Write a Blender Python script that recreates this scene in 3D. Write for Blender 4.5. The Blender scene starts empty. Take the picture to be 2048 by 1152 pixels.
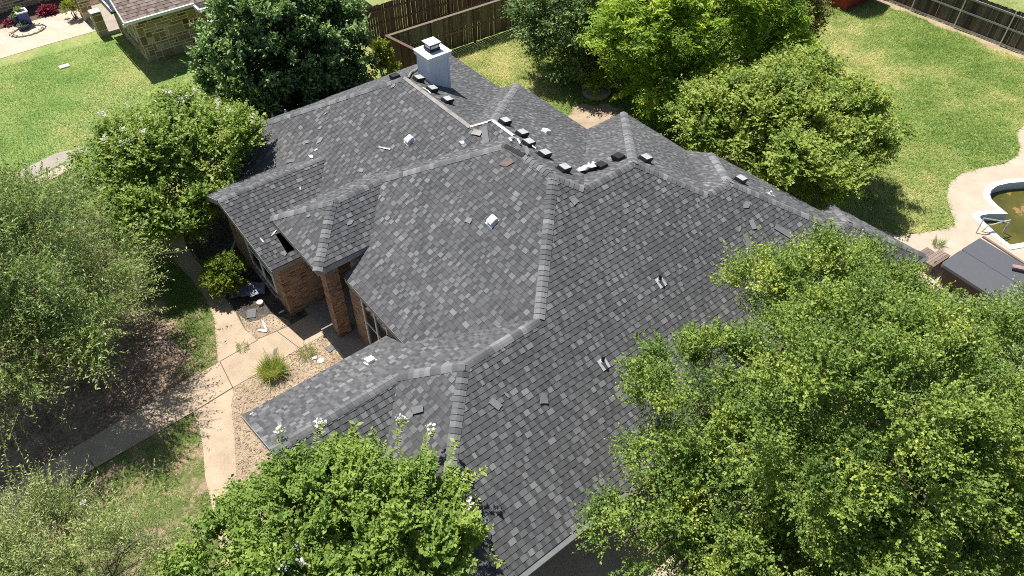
import bpy, math, random
import numpy as np
from mathutils import Vector, Matrix
from mathutils.geometry import tessellate_polygon

# ------------------------------------------------------------------ camera, sky, sun, exposure
scene = bpy.context.scene
R = math.radians
YAW, PITCH, ROLL = 0.89500, 0.80083, 0.0054
CAM = np.array([-4.2116, -5.1540, 18.1083])
FPX = 1486.58                                    # focal length in pixels of a 2048 wide frame
_f = np.array([math.cos(YAW)*math.cos(PITCH), math.sin(YAW)*math.cos(PITCH), -math.sin(PITCH)])
_r = np.array([math.sin(YAW), -math.cos(YAW), 0.0]); _u = np.cross(_r, _f)
_r2 = math.cos(ROLL)*_r + math.sin(ROLL)*_u; _u2 = -math.sin(ROLL)*_r + math.cos(ROLL)*_u
cam_d = bpy.data.cameras.new('camera'); cam_o = bpy.data.objects.new('camera', cam_d)
scene.collection.objects.link(cam_o)
cam_d.sensor_width = 36.0; cam_d.lens = FPX/2048*36.0; cam_d.clip_end = 800; cam_d.clip_start = 0.1
m = Matrix(((_r2[0], _u2[0], -_f[0], CAM[0]), (_r2[1], _u2[1], -_f[1], CAM[1]), (_r2[2], _u2[2], -_f[2], CAM[2]), (0, 0, 0, 1)))
cam_o.matrix_world = m
scene.camera = cam_o
SUN_EL, SUN_AZ = R(62.5), R(91.0)                # azimuth measured from +X towards +Y
world = bpy.data.worlds.new('World'); scene.world = world; world.use_nodes = True
nt = world.node_tree; nt.nodes.clear()
sky = nt.nodes.new('ShaderNodeTexSky'); sky.sky_type = 'NISHITA'; sky.sun_disc = False
sky.sun_elevation = SUN_EL; sky.sun_rotation = R(90)-SUN_AZ
bg = nt.nodes.new('ShaderNodeBackground'); bg.inputs[1].default_value = 0.066
wo = nt.nodes.new('ShaderNodeOutputWorld'); nt.links.new(sky.outputs[0], bg.inputs[0]); nt.links.new(bg.outputs[0], wo.inputs[0])
sun_d = bpy.data.lights.new('sun', 'SUN'); sun_d.energy = 5.0; sun_d.angle = R(0.5); sun_d.color = (1.0, 0.965, 0.90)
sun_o = bpy.data.objects.new('sun', sun_d); scene.collection.objects.link(sun_o)
sd = Vector((math.cos(SUN_EL)*math.cos(SUN_AZ), math.cos(SUN_EL)*math.sin(SUN_AZ), math.sin(SUN_EL)))
sun_o.rotation_euler = sd.to_track_quat('Z', 'Y').to_euler(); sun_o.location = (0, 30, 60)
scene.view_settings.view_transform = 'Standard'; scene.view_settings.look = 'None'
scene.view_settings.gamma = 1.0; scene.view_settings.exposure = 0.50
scene.cycles.use_denoising = False; scene.cycles.filter_width = 1.0; scene.cycles.max_bounces = 6; scene.cycles.diffuse_bounces = 3; scene.cycles.transmission_bounces = 3; scene.cycles.glossy_bounces = 2

rng = np.random.default_rng(7); random.seed(7)
C = scene.collection

# ------------------------------------------------------------------ helpers
def ray(px, py):
    return _f + _r2*(px-1024)/FPX - _u2*(py-576)/FPX
def G(px, py, z=0.0):
    "photo pixel (2048 wide) -> the world point at height z"
    d = ray(px, py); k = (z-CAM[2])/d[2]; p = CAM+k*d
    return (float(p[0]), float(p[1]), float(z))
def GP(pts, z=0.0): return [G(x, y, z)[:2] for x, y in pts]

def tag(o, label=None, cat=None, group=None, kind=None):
    if label: o['label'] = label
    if cat: o['category'] = cat
    if group: o['group'] = group
    if kind: o['kind'] = kind
    return o
def empty(name, loc, label=None, cat=None, group=None, rz=0.0):
    o = bpy.data.objects.new(name, None); C.objects.link(o); o.location = loc; o.rotation_euler[2] = rz
    o.empty_display_size = 0.2
    return tag(o, label, cat, group)

class MB:
    "collects polygons (world or local coordinates) and builds ONE mesh object"
    def __init__(s): s.v = []; s.f = []; s.uv = []; s.t = []; s.mi = []
    def face(s, pts, uv=None, tint=0.5, mi=0):
        n = len(s.v); s.v += [tuple(map(float, p)) for p in pts]; s.f.append(list(range(n, n+len(pts))))
        s.uv.append(uv if uv else [(p[0], p[1]) for p in pts]); s.t.append(tint); s.mi.append(mi)
    def box(s, x0, y0, z0, x1, y1, z1, tint=0.5, M=None, mi=0):
        c = [(x0,y0,z0),(x1,y0,z0),(x1,y1,z0),(x0,y1,z0),(x0,y0,z1),(x1,y0,z1),(x1,y1,z1),(x0,y1,z1)]
        dx, dy, dz = x1-x0, y1-y0, z1-z0
        for ids, w in (((3,2,1,0),'t'),((4,5,6,7),'t'),((0,1,5,4),'x'),((1,2,6,5),'y'),((2,3,7,6),'x'),((3,0,4,7),'y')):
            p = [Vector(c[i]) for i in ids]
            uv = [((q.x, q.y) if w == 't' else ((q.x, q.z) if w == 'x' else (q.y, q.z))) for q in p]
            if M is not None: p = [M@q for q in p]
            s.face(p, uv, tint, mi)
    def beam(s, a, b, w, h, tint=0.5, up=(0,0,1)):
        a = Vector(a); b = Vector(b); d = (b-a); L = d.length; d.normalize(); u = Vector(up)
        sd_ = d.cross(u)
        if sd_.length < 1e-4: sd_ = d.cross(Vector((1,0,0)))
        sd_.normalize(); u = sd_.cross(d)
        M = Matrix(((sd_.x, d.x, u.x, a.x),(sd_.y, d.y, u.y, a.y),(sd_.z, d.z, u.z, a.z),(0,0,0,1)))
        s.box(-w/2, 0, -h/2, w/2, L, h/2, tint, M)
    def tube(s, pts, rad, n=7, tint=0.5, cap=True):
        pts = [Vector(p) for p in pts]; rings = []
        for i, p in enumerate(pts):
            d = (pts[min(i+1, len(pts)-1)]-pts[max(i-1, 0)]).normalized()
            a = d.cross(Vector((0.13,0.31,0.94))); a = a.normalized() if a.length > 1e-3 else Vector((1,0,0)); b = d.cross(a)
            r_ = rad[i] if hasattr(rad, '__len__') else rad
            rings.append([p+(a*math.cos(6.28319*k/n)+b*math.sin(6.28319*k/n))*r_ for k in range(n)])
        for i in range(len(rings)-1):
            for k in range(n):
                k2 = (k+1) % n
                s.face([rings[i][k], rings[i][k2], rings[i+1][k2], rings[i+1][k]], [(k/n, i),((k+1)/n, i),((k+1)/n, i+1),(k/n, i+1)], tint)
        if cap:
            s.face(rings[0][::-1], None, tint); s.face(rings[-1], None, tint)
    def lathe(s, prof, n=20, tint=0.5, c=(0,0,0)):
        for i in range(len(prof)-1):
            (r0, z0), (r1, z1) = prof[i], prof[i+1]
            for k in range(n):
                a, b = 6.28319*k/n, 6.28319*(k+1)/n
                P = [(c[0]+r0*math.cos(a), c[1]+r0*math.sin(a), c[2]+z0), (c[0]+r0*math.cos(b), c[1]+r0*math.sin(b), c[2]+z0),
                     (c[0]+r1*math.cos(b), c[1]+r1*math.sin(b), c[2]+z1), (c[0]+r1*math.cos(a), c[1]+r1*math.sin(a), c[2]+z1)]
                s.face(P, None, tint)
    def poly(s, outline, z, holes=(), tint=0.5):
        loops = [[Vector((x, y, 0)) for x, y in outline]]+[[Vector((x, y, 0)) for x, y in h] for h in holes]
        flat = [p for l in loops for p in l]
        for t in tessellate_polygon(loops):
            a, b, c = [flat[i] for i in t]
            if (b-a).cross(c-a).z < 0: b, c = c, b
            s.face([(a.x, a.y, z), (b.x, b.y, z), (c.x, c.y, z)], None, tint)
    def slab(s, outline, z0, z1, tint=0.5):
        s.poly(outline, z1, tint=tint)
        n = len(outline)
        for i in range(n):
            a, b = outline[i], outline[(i+1) % n]
            s.face([(a[0], a[1], z0), (b[0], b[1], z0), (b[0], b[1], z1), (a[0], a[1], z1)], None, tint)
    def build(s, name, mat, parent=None, weld=False, smooth=False):
        me = bpy.data.meshes.new(name)
        me.from_pydata(s.v, [], s.f)
        uvl = me.uv_layers.new(name='UVMap')
        uvl.data.foreach_set('uv', np.array([c for f in s.uv for c in f], dtype=np.float32).ravel())
        at = me.attributes.new('tint', 'FLOAT', 'FACE'); at.data.foreach_set('value', np.array(s.t, dtype=np.float32))
        for m_ in (mat if isinstance(mat, (list, tuple)) else [mat]): me.materials.append(m_)
        if any(s.mi): me.polygons.foreach_set('material_index', np.array(s.mi, dtype=np.int32))
        if smooth: me.polygons.foreach_set('use_smooth', np.ones(len(s.f), dtype=bool))
        o = bpy.data.objects.new(name, me); C.objects.link(o)
        if parent is not None:
            o.parent = parent
            mp = Matrix.Translation(parent.location) @ parent.rotation_euler.to_matrix().to_4x4() if parent.parent is None else parent_world(parent)
            o.matrix_parent_inverse = mp.inverted()
        return o
def parent_world(p):
    M = Matrix.Identity(4); ch = []
    while p is not None: ch.append(p); p = p.parent
    for q in reversed(ch):
        L = Matrix.Translation(q.location) @ q.rotation_euler.to_matrix().to_4x4()
        M = M @ (q.matrix_parent_inverse if q.parent else Matrix.Identity(4)) @ L
    return M

def mesh_np(name, V, F, tint, mat, parent=None):
    "V (n,3), F (m,k) arrays -> one object, per-face tint"
    me = bpy.data.meshes.new(name); k = F.shape[1]; m_ = F.shape[0]
    me.vertices.add(len(V)); me.vertices.foreach_set('co', V.astype(np.float32).ravel())
    me.loops.add(m_*k); me.loops.foreach_set('vertex_index', F.astype(np.int32).ravel())
    me.polygons.add(m_); me.polygons.foreach_set('loop_start', np.arange(0, m_*k, k, dtype=np.int32))
    try: me.polygons.foreach_set('loop_total', np.full(m_, k, dtype=np.int32))
    except Exception: pass
    at = me.attributes.new('tint', 'FLOAT', 'FACE'); at.data.foreach_set('value', tint.astype(np.float32))
    me.materials.append(mat); me.update(calc_edges=True)
    o = bpy.data.objects.new(name, me); C.objects.link(o)
    if parent is not None:
        o.parent = parent; o.matrix_parent_inverse = parent_world(parent).inverted()
    return o

# ------------------------------------------------------------------ materials
def mat_new(name):
    m_ = bpy.data.materials.new(name); m_.use_nodes = True; n = m_.node_tree.nodes; n.clear()
    out = n.new('ShaderNodeOutputMaterial'); return m_, m_.node_tree, out
def N(t, typ, **kw):
    n = t.nodes.new(typ)
    for k, v in kw.items():
        if k.startswith('i_'):
            key = k[2:]; key = int(key) if key.isdigit() else key.replace('_', ' ')
            n.inputs[key].default_value = v
        else: setattr(n, k, v)
    return n
def ramp(t, stops, interp='LINEAR'):
    r_ = t.nodes.new('ShaderNodeValToRGB'); cr = r_.color_ramp; cr.interpolation = interp
    while len(cr.elements) < len(stops): cr.elements.new(0.5)
    for e, (p, c) in zip(cr.elements, stops): e.position = p; e.color = (*c, 1)
    return r_
def mixc(t, a, b, fac, mode='MIX'):
    mx = t.nodes.new('ShaderNodeMix'); mx.data_type = 'RGBA'; mx.blend_type = mode
    for sock, val in ((6, a), (7, b), (0, fac)):
        if isinstance(val, (int, float)): mx.inputs[sock].default_value = val
        elif isinstance(val, tuple): mx.inputs[sock].default_value = (*val, 1)
        else: t.links.new(val, mx.inputs[sock])
    return mx.outputs[2]
def bump(t, h, strength=0.4, dist=0.02):
    b = t.nodes.new('ShaderNodeBump'); b.inputs['Strength'].default_value = strength; b.inputs['Distance'].default_value = dist
    t.links.new(h, b.inputs['Height']); return b.outputs[0]
def principled(t, out, col, rough=0.85, metal=0.0, spec=0.3, normal=None):
    p = t.nodes.new('ShaderNodeBsdfPrincipled'); p.inputs['Roughness'].default_value = rough; p.inputs['Metallic'].default_value = metal
    p.inputs['Specular IOR Level'].default_value = spec
    if isinstance(col, tuple): p.inputs['Base Color'].default_value = (*col, 1)
    else: t.links.new(col, p.inputs['Base Color'])
    if normal is not None: t.links.new(normal, p.inputs['Normal'])
    t.links.new(p.outputs[0], out.inputs[0]); return p
def noise(t, scale, detail=4, rough=0.6, coord=None, dist=0.0):
    n = N(t, 'ShaderNodeTexNoise'); n.inputs['Scale'].default_value = scale; n.inputs['Detail'].default_value = detail
    n.inputs['Roughness'].default_value = rough; n.inputs['Distortion'].default_value = dist
    if coord is not None: t.links.new(coord, n.inputs['Vector'])
    return n.outputs[0]
def world_co(t): return t.nodes.new('ShaderNodeNewGeometry').outputs['Position']

def plain(name, col, rough=0.7, metal=0.0, spec=0.35, var=0.25, scale=6.0):
    m_, t, out = mat_new(name); co = world_co(t)
    n = noise(t, scale, 5, 0.65, co)
    a = tuple(c*(1-var) for c in col); b = tuple(min(1, c*(1+var)) for c in col)
    r_ = ramp(t, [(0.3, a), (0.7, b)]); t.links.new(n, r_.inputs[0])
    principled(t, out, r_.outputs[0], rough, metal, spec, bump(t, noise(t, scale*12, 3, 0.6, co), 0.12, 0.01)); return m_

def shingle_mat(name, stops, gran=(0.8, 1.2)):
    m_, t, out = mat_new(name); co = world_co(t)
    a = N(t, 'ShaderNodeAttribute', attribute_name='tint')
    r_ = ramp(t, stops); t.links.new(a.outputs['Fac'], r_.inputs[0])
    g = ramp(t, [(0.25, (gran[0],)*3), (0.75, (gran[1],)*3)]); t.links.new(noise(t, 55, 3, 0.8, co), g.inputs[0])
    c1 = mixc(t, r_.outputs[0], g.outputs[0], 1.0, 'MULTIPLY')
    w = ramp(t, [(0.3, (0.84, 0.85, 0.87)), (0.7, (1.14, 1.13, 1.12))]); t.links.new(noise(t, 0.5, 7, 0.68, co, 0.4), w.inputs[0])
    c2 = mixc(t, c1, w.outputs[0], 1.0, 'MULTIPLY')
    principled(t, out, c2, 0.92, 0, 0.22, bump(t, noise(t, 160, 2, 0.7, co), 0.5, 0.004)); return m_
M_SHINGLE = shingle_mat('grey_shingle', [(0.0, (0.011, 0.011, 0.012)), (0.04, (0.066, 0.067, 0.070)), (0.35, (0.091, 0.091, 0.095)), (0.65, (0.125, 0.127, 0.131)), (0.9, (0.197, 0.198, 0.201)), (1.0, (0.253, 0.257, 0.267))])
M_CAP = shingle_mat('cap_shingle', [(0.0, (0.034, 0.035, 0.037)), (0.06, (0.097, 0.099, 0.103)), (0.5, (0.165, 0.166, 0.172)), (1.0, (0.257, 0.254, 0.255))])
M_BROWNSH = shingle_mat('brown_shingle', [(0.0, (0.15, 0.11, 0.092)), (0.5, (0.27, 0.21, 0.18)), (1.0, (0.40, 0.325, 0.28))])
M_DECK = plain('roof_underlay', (0.035, 0.034, 0.034), 0.9)
M_FASCIA = plain('painted_fascia', (0.30, 0.30, 0.30), 0.6)
M_SOFFIT = plain('painted_soffit', (0.40, 0.36, 0.31), 0.7)
M_WHITE = plain('white_paint', (0.78, 0.79, 0.80), 0.5, var=0.06)
M_CHIM = plain('pale_blue_siding', (0.68, 0.75, 0.85), 0.65, var=0.05, scale=3)
M_VENTTOP = plain('sunlit_vent_lid', (0.44, 0.44, 0.44), 0.42, 0.15, var=0.12)
M_BLACK = plain('black_metal', (0.016, 0.016, 0.018), 0.45)
M_GREYMETAL = plain('galvanised_metal', (0.56, 0.57, 0.58), 0.4, 0.25)
M_FLASH = plain('bare_flashing', (0.30, 0.275, 0.26), 0.6, var=0.3, scale=3)
M_WHITESTRIP = plain('white_membrane', (0.72, 0.72, 0.70), 0.6, var=0.2)
M_GLASS = None
def glass_mat():
    m_, t, out = mat_new('window_glass'); principled(t, out, (0.012, 0.016, 0.018), 0.06, 0, 0.6); return m_
M_GLASS = glass_mat()
def brick_mat():
    m_, t, out = mat_new('brown_brick')
    uv = N(t, 'ShaderNodeUVMap', uv_map='UVMap').outputs[0]
    b = N(t, 'ShaderNodeTexBrick'); b.inputs['Scale'].default_value = 1.0; b.inputs['Brick Width'].default_value = 0.21; b.inputs['Row Height'].default_value = 0.072
    b.inputs['Mortar Size'].default_value = 0.008; b.inputs['Mortar Smooth'].default_value = 0.2; b.inputs['Bias'].default_value = 0.0
    b.inputs['Color1'].default_value = (0, 0, 0, 1); b.inputs['Color2'].default_value = (1, 1, 1, 1); b.inputs['Mortar'].default_value = (0.5, 0.5, 0.5, 1)
    t.links.new(uv, b.inputs['Vector'])
    r_ = ramp(t, [(0.0, (0.10, 0.062, 0.050)), (0.15, (0.20, 0.118, 0.088)), (0.45, (0.30, 0.185, 0.130)), (0.8, (0.37, 0.24, 0.17)), (1.0, (0.43, 0.31, 0.235))]); t.links.new(b.outputs['Color'], r_.inputs[0])
    n2 = ramp(t, [(0.3, (0.75,)*3), (0.7, (1.2,)*3)]); t.links.new(noise(t, 9, 5, 0.7, world_co(t)), n2.inputs[0])
    c = mixc(t, r_.outputs[0], (0.36, 0.30, 0.24), b.outputs['Fac']); c = mixc(t, c, n2.outputs[0], 1.0, 'MULTIPLY')
    inv = N(t, 'ShaderNodeMath', operation='SUBTRACT'); inv.inputs[0].default_value = 1; t.links.new(b.outputs['Fac'], inv.inputs[1])
    principled(t, out, c, 0.9, 0, 0.2, bump(t, inv.outputs[0], 0.5, 0.01)); return m_
M_BRICK = brick_mat()
def stone_mat():
    m_, t, out = mat_new('tan_stone'); co = world_co(t)
    a = N(t, 'ShaderNodeAttribute', attribute_name='tint')
    r_ = ramp(t, [(0.0, (0.15, 0.085, 0.050)), (0.25, (0.26, 0.175, 0.10)), (0.55, (0.38, 0.30, 0.18)), (0.8, (0.45, 0.37, 0.235)), (1.0, (0.56, 0.48, 0.34))]); t.links.new(a.outputs['Fac'], r_.inputs[0])
    n2 = ramp(t, [(0.3, (0.75,)*3), (0.7, (1.22,)*3)]); t.links.new(noise(t, 7, 6, 0.75, co), n2.inputs[0])
    c = mixc(t, r_.outputs[0], n2.outputs[0], 1.0, 'MULTIPLY')
    principled(t, out, c, 0.9, 0, 0.2, bump(t, noise(t, 16, 4, 0.6, co), 0.5, 0.02)); return m_
M_MORTAR = plain('pale_mortar', (0.80, 0.72, 0.58), 0.9, var=.12)
M_STONE = stone_mat()
def concrete_mat(name, lo, hi, speck=0.25, fine=45):
    m_, t, out = mat_new(name); co = world_co(t)
    r_ = ramp(t, [(0.3, lo), (0.72, hi)]); t.links.new(noise(t, 1.3, 6, 0.65, co), r_.inputs[0])
    g = ramp(t, [(0.28, (1-speck,)*3), (0.72, (1+speck,)*3)]); t.links.new(noise(t, fine, 3, 0.8, co), g.inputs[0])
    c = mixc(t, r_.outputs[0], g.outputs[0], 1.0, 'MULTIPLY')
    principled(t, out, c, 0.9, 0, 0.2, bump(t, noise(t, fine, 3, 0.7, co), 0.3, 0.01)); return m_
M_PATH = concrete_mat('aggregate_path', (0.38, 0.29, 0.205), (0.52, 0.41, 0.30), 0.22, 32)
M_SLAB = concrete_mat('weathered_concrete', (0.30, 0.265, 0.22), (0.42, 0.375, 0.315), 0.12, 60)
M_DRIVE = concrete_mat('driveway_concrete', (0.42, 0.34, 0.26), (0.54, 0.45, 0.35), 0.12, 40)
M_POOLDECK = concrete_mat('pool_deck_concrete', (0.42, 0.345, 0.265), (0.54, 0.455, 0.36), 0.12, 40)
M_NWALK = concrete_mat('pale_concrete', (0.48, 0.39, 0.30), (0.59, 0.49, 0.39), 0.08, 40)
M_GRAVEL = concrete_mat('pale_gravel', (0.42, 0.34, 0.26), (0.66, 0.57, 0.46), 0.45, 14)
M_MULCH = concrete_mat('dark_mulch', (0.045, 0.036, 0.032), (0.17, 0.145, 0.12), 0.6, 14)
M_STRAW = concrete_mat('straw_litter', (0.30, 0.215, 0.145), (0.47, 0.375, 0.265), 0.28, 30)
M_NMULCH = concrete_mat('brown_mulch', (0.09, 0.055, 0.045), (0.17, 0.11, 0.09), 0.5, 12)
def grass_ground(name, cols, patch=0.35, dirt=None, dirt_lo=0.52):
    m_, t, out = mat_new(name); co = world_co(t)
    n1 = noise(t, patch, 8, 0.72, co, 0.25)
    r_ = ramp(t, cols); t.links.new(n1, r_.inputs[0])
    g = ramp(t, [(0.30, (0.42, 0.46, 0.42)), (0.5, (1.0, 1.0, 1.0)), (0.68, (1.6, 1.52, 1.4))]); t.links.new(noise(t, 8, 8, 0.85, co, 0.6), g.inputs[0])
    c = mixc(t, r_.outputs[0], g.outputs[0], 1.0, 'MULTIPLY')
    if dirt:
        k = ramp(t, [(dirt_lo, (0, 0, 0)), (dirt_lo+0.1, (1, 1, 1))]); t.links.new(noise(t, patch*3.2, 9, 0.74, co, 0.15), k.inputs[0])
        dn = ramp(t, [(0.3, tuple(x*0.6 for x in dirt)), (0.7, tuple(x*1.35 for x in dirt))]); t.links.new(noise(t, 8, 5, 0.85, co), dn.inputs[0])
        c = mixc(t, c, dn.outputs[0], k.outputs[0])
    principled(t, out, c, 0.95, 0, 0.15, bump(t, noise(t, 18, 4, 0.8, co), 0.9, 0.05)); return m_
M_GROUND = grass_ground('ground_grass', [(0.30, (0.15, 0.205, 0.055)), (0.5, (0.28, 0.32, 0.115)), (0.70, (0.38, 0.36, 0.17))], 0.30)
M_NLAWN = grass_ground('mown_lawn', [(0.32, (0.13, 0.24, 0.055)), (0.50, (0.26, 0.34, 0.105)), (0.66, (0.40, 0.38, 0.16))], 0.26)
M_FRONT = grass_ground('sparse_front_grass', [(0.3, (0.08, 0.13, 0.03)), (0.55, (0.17, 0.19, 0.07)), (0.7, (0.30, 0.25, 0.13))], 0.5, (0.40, 0.29, 0.195), 0.47)
M_DIRT = concrete_mat('leaf_litter_dirt', (0.15, 0.095, 0.07), (0.40, 0.29, 0.215), 0.55, 9)

def leaf_mat(name, stops, trans=0.22, rough=0.55, spec=0.3):
    m_, t, out = mat_new(name)
    a = N(t, 'ShaderNodeAttribute', attribute_name='tint'); r_ = ramp(t, stops); t.links.new(a.outputs['Fac'], r_.inputs[0])
    p = t.nodes.new('ShaderNodeBsdfPrincipled'); p.inputs['Roughness'].default_value = rough; p.inputs['Specular IOR Level'].default_value = spec
    t.links.new(r_.outputs[0], p.inputs['Base Color'])
    tr = t.nodes.new('ShaderNodeBsdfTranslucent'); c = mixc(t, r_.outputs[0], (1.5, 1.6, 0.55), 1.0, 'MULTIPLY'); t.links.new(c, tr.inputs[0])
    mx = t.nodes.new('ShaderNodeMixShader'); mx.inputs[0].default_value = trans
    t.links.new(p.outputs[0], mx.inputs[1]); t.links.new(tr.outputs[0], mx.inputs[2]); t.links.new(mx.outputs[0], out.inputs[0]); return m_
M_OAK = leaf_mat('oak_leaf', [(0.0, (0.083, 0.150, 0.031)), (0.35, (0.160, 0.246, 0.051)), (0.65, (0.281, 0.362, 0.076)), (0.85, (0.431, 0.493, 0.087)), (1.0, (0.618, 0.633, 0.189))])
M_MYRTLE = leaf_mat('myrtle_leaf', [(0.0, (0.072, 0.137, 0.026)), (0.4, (0.162, 0.257, 0.046)), (0.8, (0.281, 0.370, 0.068)), (0.97, (0.395, 0.433, 0.100)), (1.0, (0.37, 0.36, 0.13))])
M_DARKLEAF = leaf_mat('glossy_dark_leaf', [(0.0, (0.031, 0.067, 0.026)), (0.5, (0.064, 0.127, 0.041)), (0.8, (0.129, 0.220, 0.071)), (1.0, (0.309, 0.426, 0.167))], 0.2, 0.45, 0.4)
M_FEATHER = leaf_mat('feathery_leaf', [(0.0, (0.082, 0.142, 0.037)), (0.5, (0.165, 0.241, 0.069)), (0.85, (0.278, 0.369, 0.110)), (1.0, (0.455, 0.510, 0.201))], 0.25)
M_YELLOWLEAF = leaf_mat('lime_leaf', [(0.0, (0.072, 0.145, 0.024)), (0.4, (0.206, 0.314, 0.042)), (0.8, (0.386, 0.507, 0.060)), (1.0, (0.664, 0.580, 0.097))], 0.35)
M_BROWNLEAF = leaf_mat('bronze_leaf', [(0.0, (0.060, 0.090, 0.024)), (0.5, (0.168, 0.180, 0.054)), (1.0, (0.336, 0.264, 0.096))])
M_MYRTLE2 = leaf_mat('back_myrtle_leaf', [(0.0, (0.081, 0.136, 0.029)), (0.5, (0.190, 0.270, 0.051)), (0.85, (0.337, 0.412, 0.074)), (1.0, (0.34, 0.36, 0.10))])
M_GREYLEAF = leaf_mat('grey_green_leaf', [(0.0, (0.065, 0.121, 0.039)), (0.5, (0.161, 0.241, 0.084)), (1.0, (0.386, 0.465, 0.193))])
M_SHRUB = leaf_mat('shrub_leaf', [(0.0, (0.036, 0.072, 0.012)), (0.5, (0.132, 0.192, 0.024)), (1.0, (0.336, 0.372, 0.048))])
M_REDLEAF = leaf_mat('crimson_leaf', [(0.0, (0.12, 0.01, 0.03)), (1.0, (0.38, 0.05, 0.10))])
M_GRASS = leaf_mat('grass_blade', [(0.0, (0.127, 0.240, 0.043)), (0.4, (0.226, 0.353, 0.077)), (0.7, (0.424, 0.466, 0.169)), (1.0, (0.734, 0.636, 0.353))], 0.25, 0.7, 0.15)
M_BLOSSOM = leaf_mat('white_blossom', [(0.0, (0.66, 0.64, 0.60)), (1.0, (0.85, 0.84, 0.82))], 0.2)
M_BARK = plain('grey_bark', (0.16, 0.12, 0.09), 0.9, var=0.35, scale=9)
M_TWIG = plain('pale_twig', (0.24, 0.21, 0.16), 0.9, var=0.2)

def wood_mat(name, stops):
    m_, t, out = mat_new(name); co = world_co(t)
    a = N(t, 'ShaderNodeAttribute', attribute_name='tint'); r_ = ramp(t, stops); t.links.new(a.outputs['Fac'], r_.inputs[0])
    mp = N(t, 'ShaderNodeMapping'); mp.inputs['Scale'].default_value = (14, 14, 1.2); t.links.new(co, mp.inputs[0])
    g = ramp(t, [(0.3, (0.62,)*3), (0.7, (1.3,)*3)]); t.links.new(noise(t, 1.6, 6, 0.75, mp.outputs[0]), g.inputs[0])
    c = mixc(t, r_.outputs[0], g.outputs[0], 1.0, 'MULTIPLY'); principled(t, out, c, 0.88, 0, 0.2); return m_
M_FENCE_RED = wood_mat('red_brown_boards', [(0, (0.085, 0.050, 0.038)), (1, (0.21, 0.135, 0.105))])
M_FENCE_GREY = wood_mat('weathered_boards', [(0, (0.115, 0.085, 0.06)), (1, (0.25, 0.20, 0.145))])
M_FENCE_DARK = wood_mat('dark_weathered_boards', [(0, (0.055, 0.045, 0.038)), (1, (0.16, 0.13, 0.105))])
M_RAIL = wood_mat('bleached_rail', [(0, (0.32, 0.29, 0.27)), (1, (0.50, 0.47, 0.44))])
M_STEPWOOD = wood_mat('old_step_boards', [(0, (0.17, 0.12, 0.10)), (1, (0.30, 0.23, 0.20))])

# ------------------------------------------------------------------ ground and paving
def sheet(name, outline, z, mat, holes=()):
    mb = MB(); mb.poly(outline, z, holes); o = mb.build(name, mat); return tag(o, kind='structure')
POOL_PX = [(2048,358),(2010,361),(1984,367),(1970,377),(1966,388),(1970,400),(1982,413),(1993,422),(1972,422),(1953,425),(1945,431),(1948,439),(1965,455),(1990,479),(2019,501),(2060,494),(2200,500),(2350,470),(2330,380),(2200,352)]
pool_out = GP(POOL_PX)
pc = np.mean(np.array(pool_out), axis=0)
def inset(poly, d):
    P = np.array(poly); n = len(P); area = sum(P[i][0]*P[(i+1)%n][1]-P[(i+1)%n][0]*P[i][1] for i in range(n)); sgn = 1 if area > 0 else -1
    out = []
    for i in range(n):
        a, b, c = P[i-1], P[i], P[(i+1)%n]
        e1 = (b-a)/np.linalg.norm(b-a); e2 = (c-b)/np.linalg.norm(c-b)
        n1 = np.array([-e1[1], e1[0]])*sgn; n2 = np.array([-e2[1], e2[0]])*sgn
        k = n1+n2; k = k/max(0.5, (k@k)/2); out.append(tuple(b+k*d))
    return out
pool_in = inset(pool_out, 0.22)
sheet('ground', [(-160, -120), (220, -120), (220, 260), (-160, 260)], 0.0, M_GROUND, [pool_in])
sheet('neighbour_lawn', [(-40, 23.6), (11.1, 22.6), (11.1, 45), (11.1, 70), (-40, 70)], 0.004, M_NLAWN)
sheet('front_yard', [(-30, -14), (-0.6, -14), (-0.6, 20.5), (-3, 21.6), (-30, 24)], 0.006, M_FRONT)
dirt = GP([(-260,700),(-60,610),(60,600),(180,620),(270,600),(330,640),(350,690),(395,720),(400,760),(330,800),(80,940),(-200,1080)])
sheet('bare_soil', dirt, 0.010, M_DIRT)
walk = GP([(700,585),(584,650),(514,680),(440,724),(375,763),(87,933),(-180,1092),(-60,1152),(152,959),(388,824),(466,776),(600,698),(654,667),(740,610)])
sheet('front_walk', walk, 0.026, M_PATH)
jt = MB()
for (a, b) in (((440, 724), (466, 776)), ((466, 776), (388, 824)), ((514, 680), (584, 650)), ((516, 681), (440, 724)), ((180, 922), (205, 955)), ((300, 830), (338, 862)), ((555, 664), (600, 698)), ((-10, 995), (30, 1040))):
    a = Vector((*G(*a)[:2], .0275)); b = Vector((*G(*b)[:2], .0275)); jt.beam(a, b, .022, .004)
tag(jt.build('paving_joints', plain('dark_joint', (.10, .08, .06), .95)), kind='structure')
branch = GP([(438,727),(433,690),(429,640),(414,600),(384,560),(350,525),(332,495),(326,465),(330,430),(362,430),(366,468),(374,494),(394,522),(424,560),(450,594),(472,628),(490,660),(516,682)])
sheet('garden_path', branch, 0.018, M_PATH)
branch2 = GP([(386,822),(400,860),(407,900),(410,950),(424,1010),(440,1090),(460,1200),(530,1200),(500,1090),(478,1010),(472,930),(468,860),(463,812),(468,774)])
sheet('side_path', branch2, 0.018, M_PATH)
bed = GP([(514,680),(584,650),(640,612),(560,520),(470,380),(400,400),(372,470),(380,494),(400,522),(428,560),(454,594),(474,628),(492,660)])
sheet('planting_bed', bed, 0.012, M_MULCH)
bed_g = GP([(512,681),(560,662),(584,650),(575,640),(555,632),(540,628),(520,640),(500,645),(478,630),(492,660)])
sheet('bed_gravel_edge', bed_g, 0.015, M_STRAW)
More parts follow.
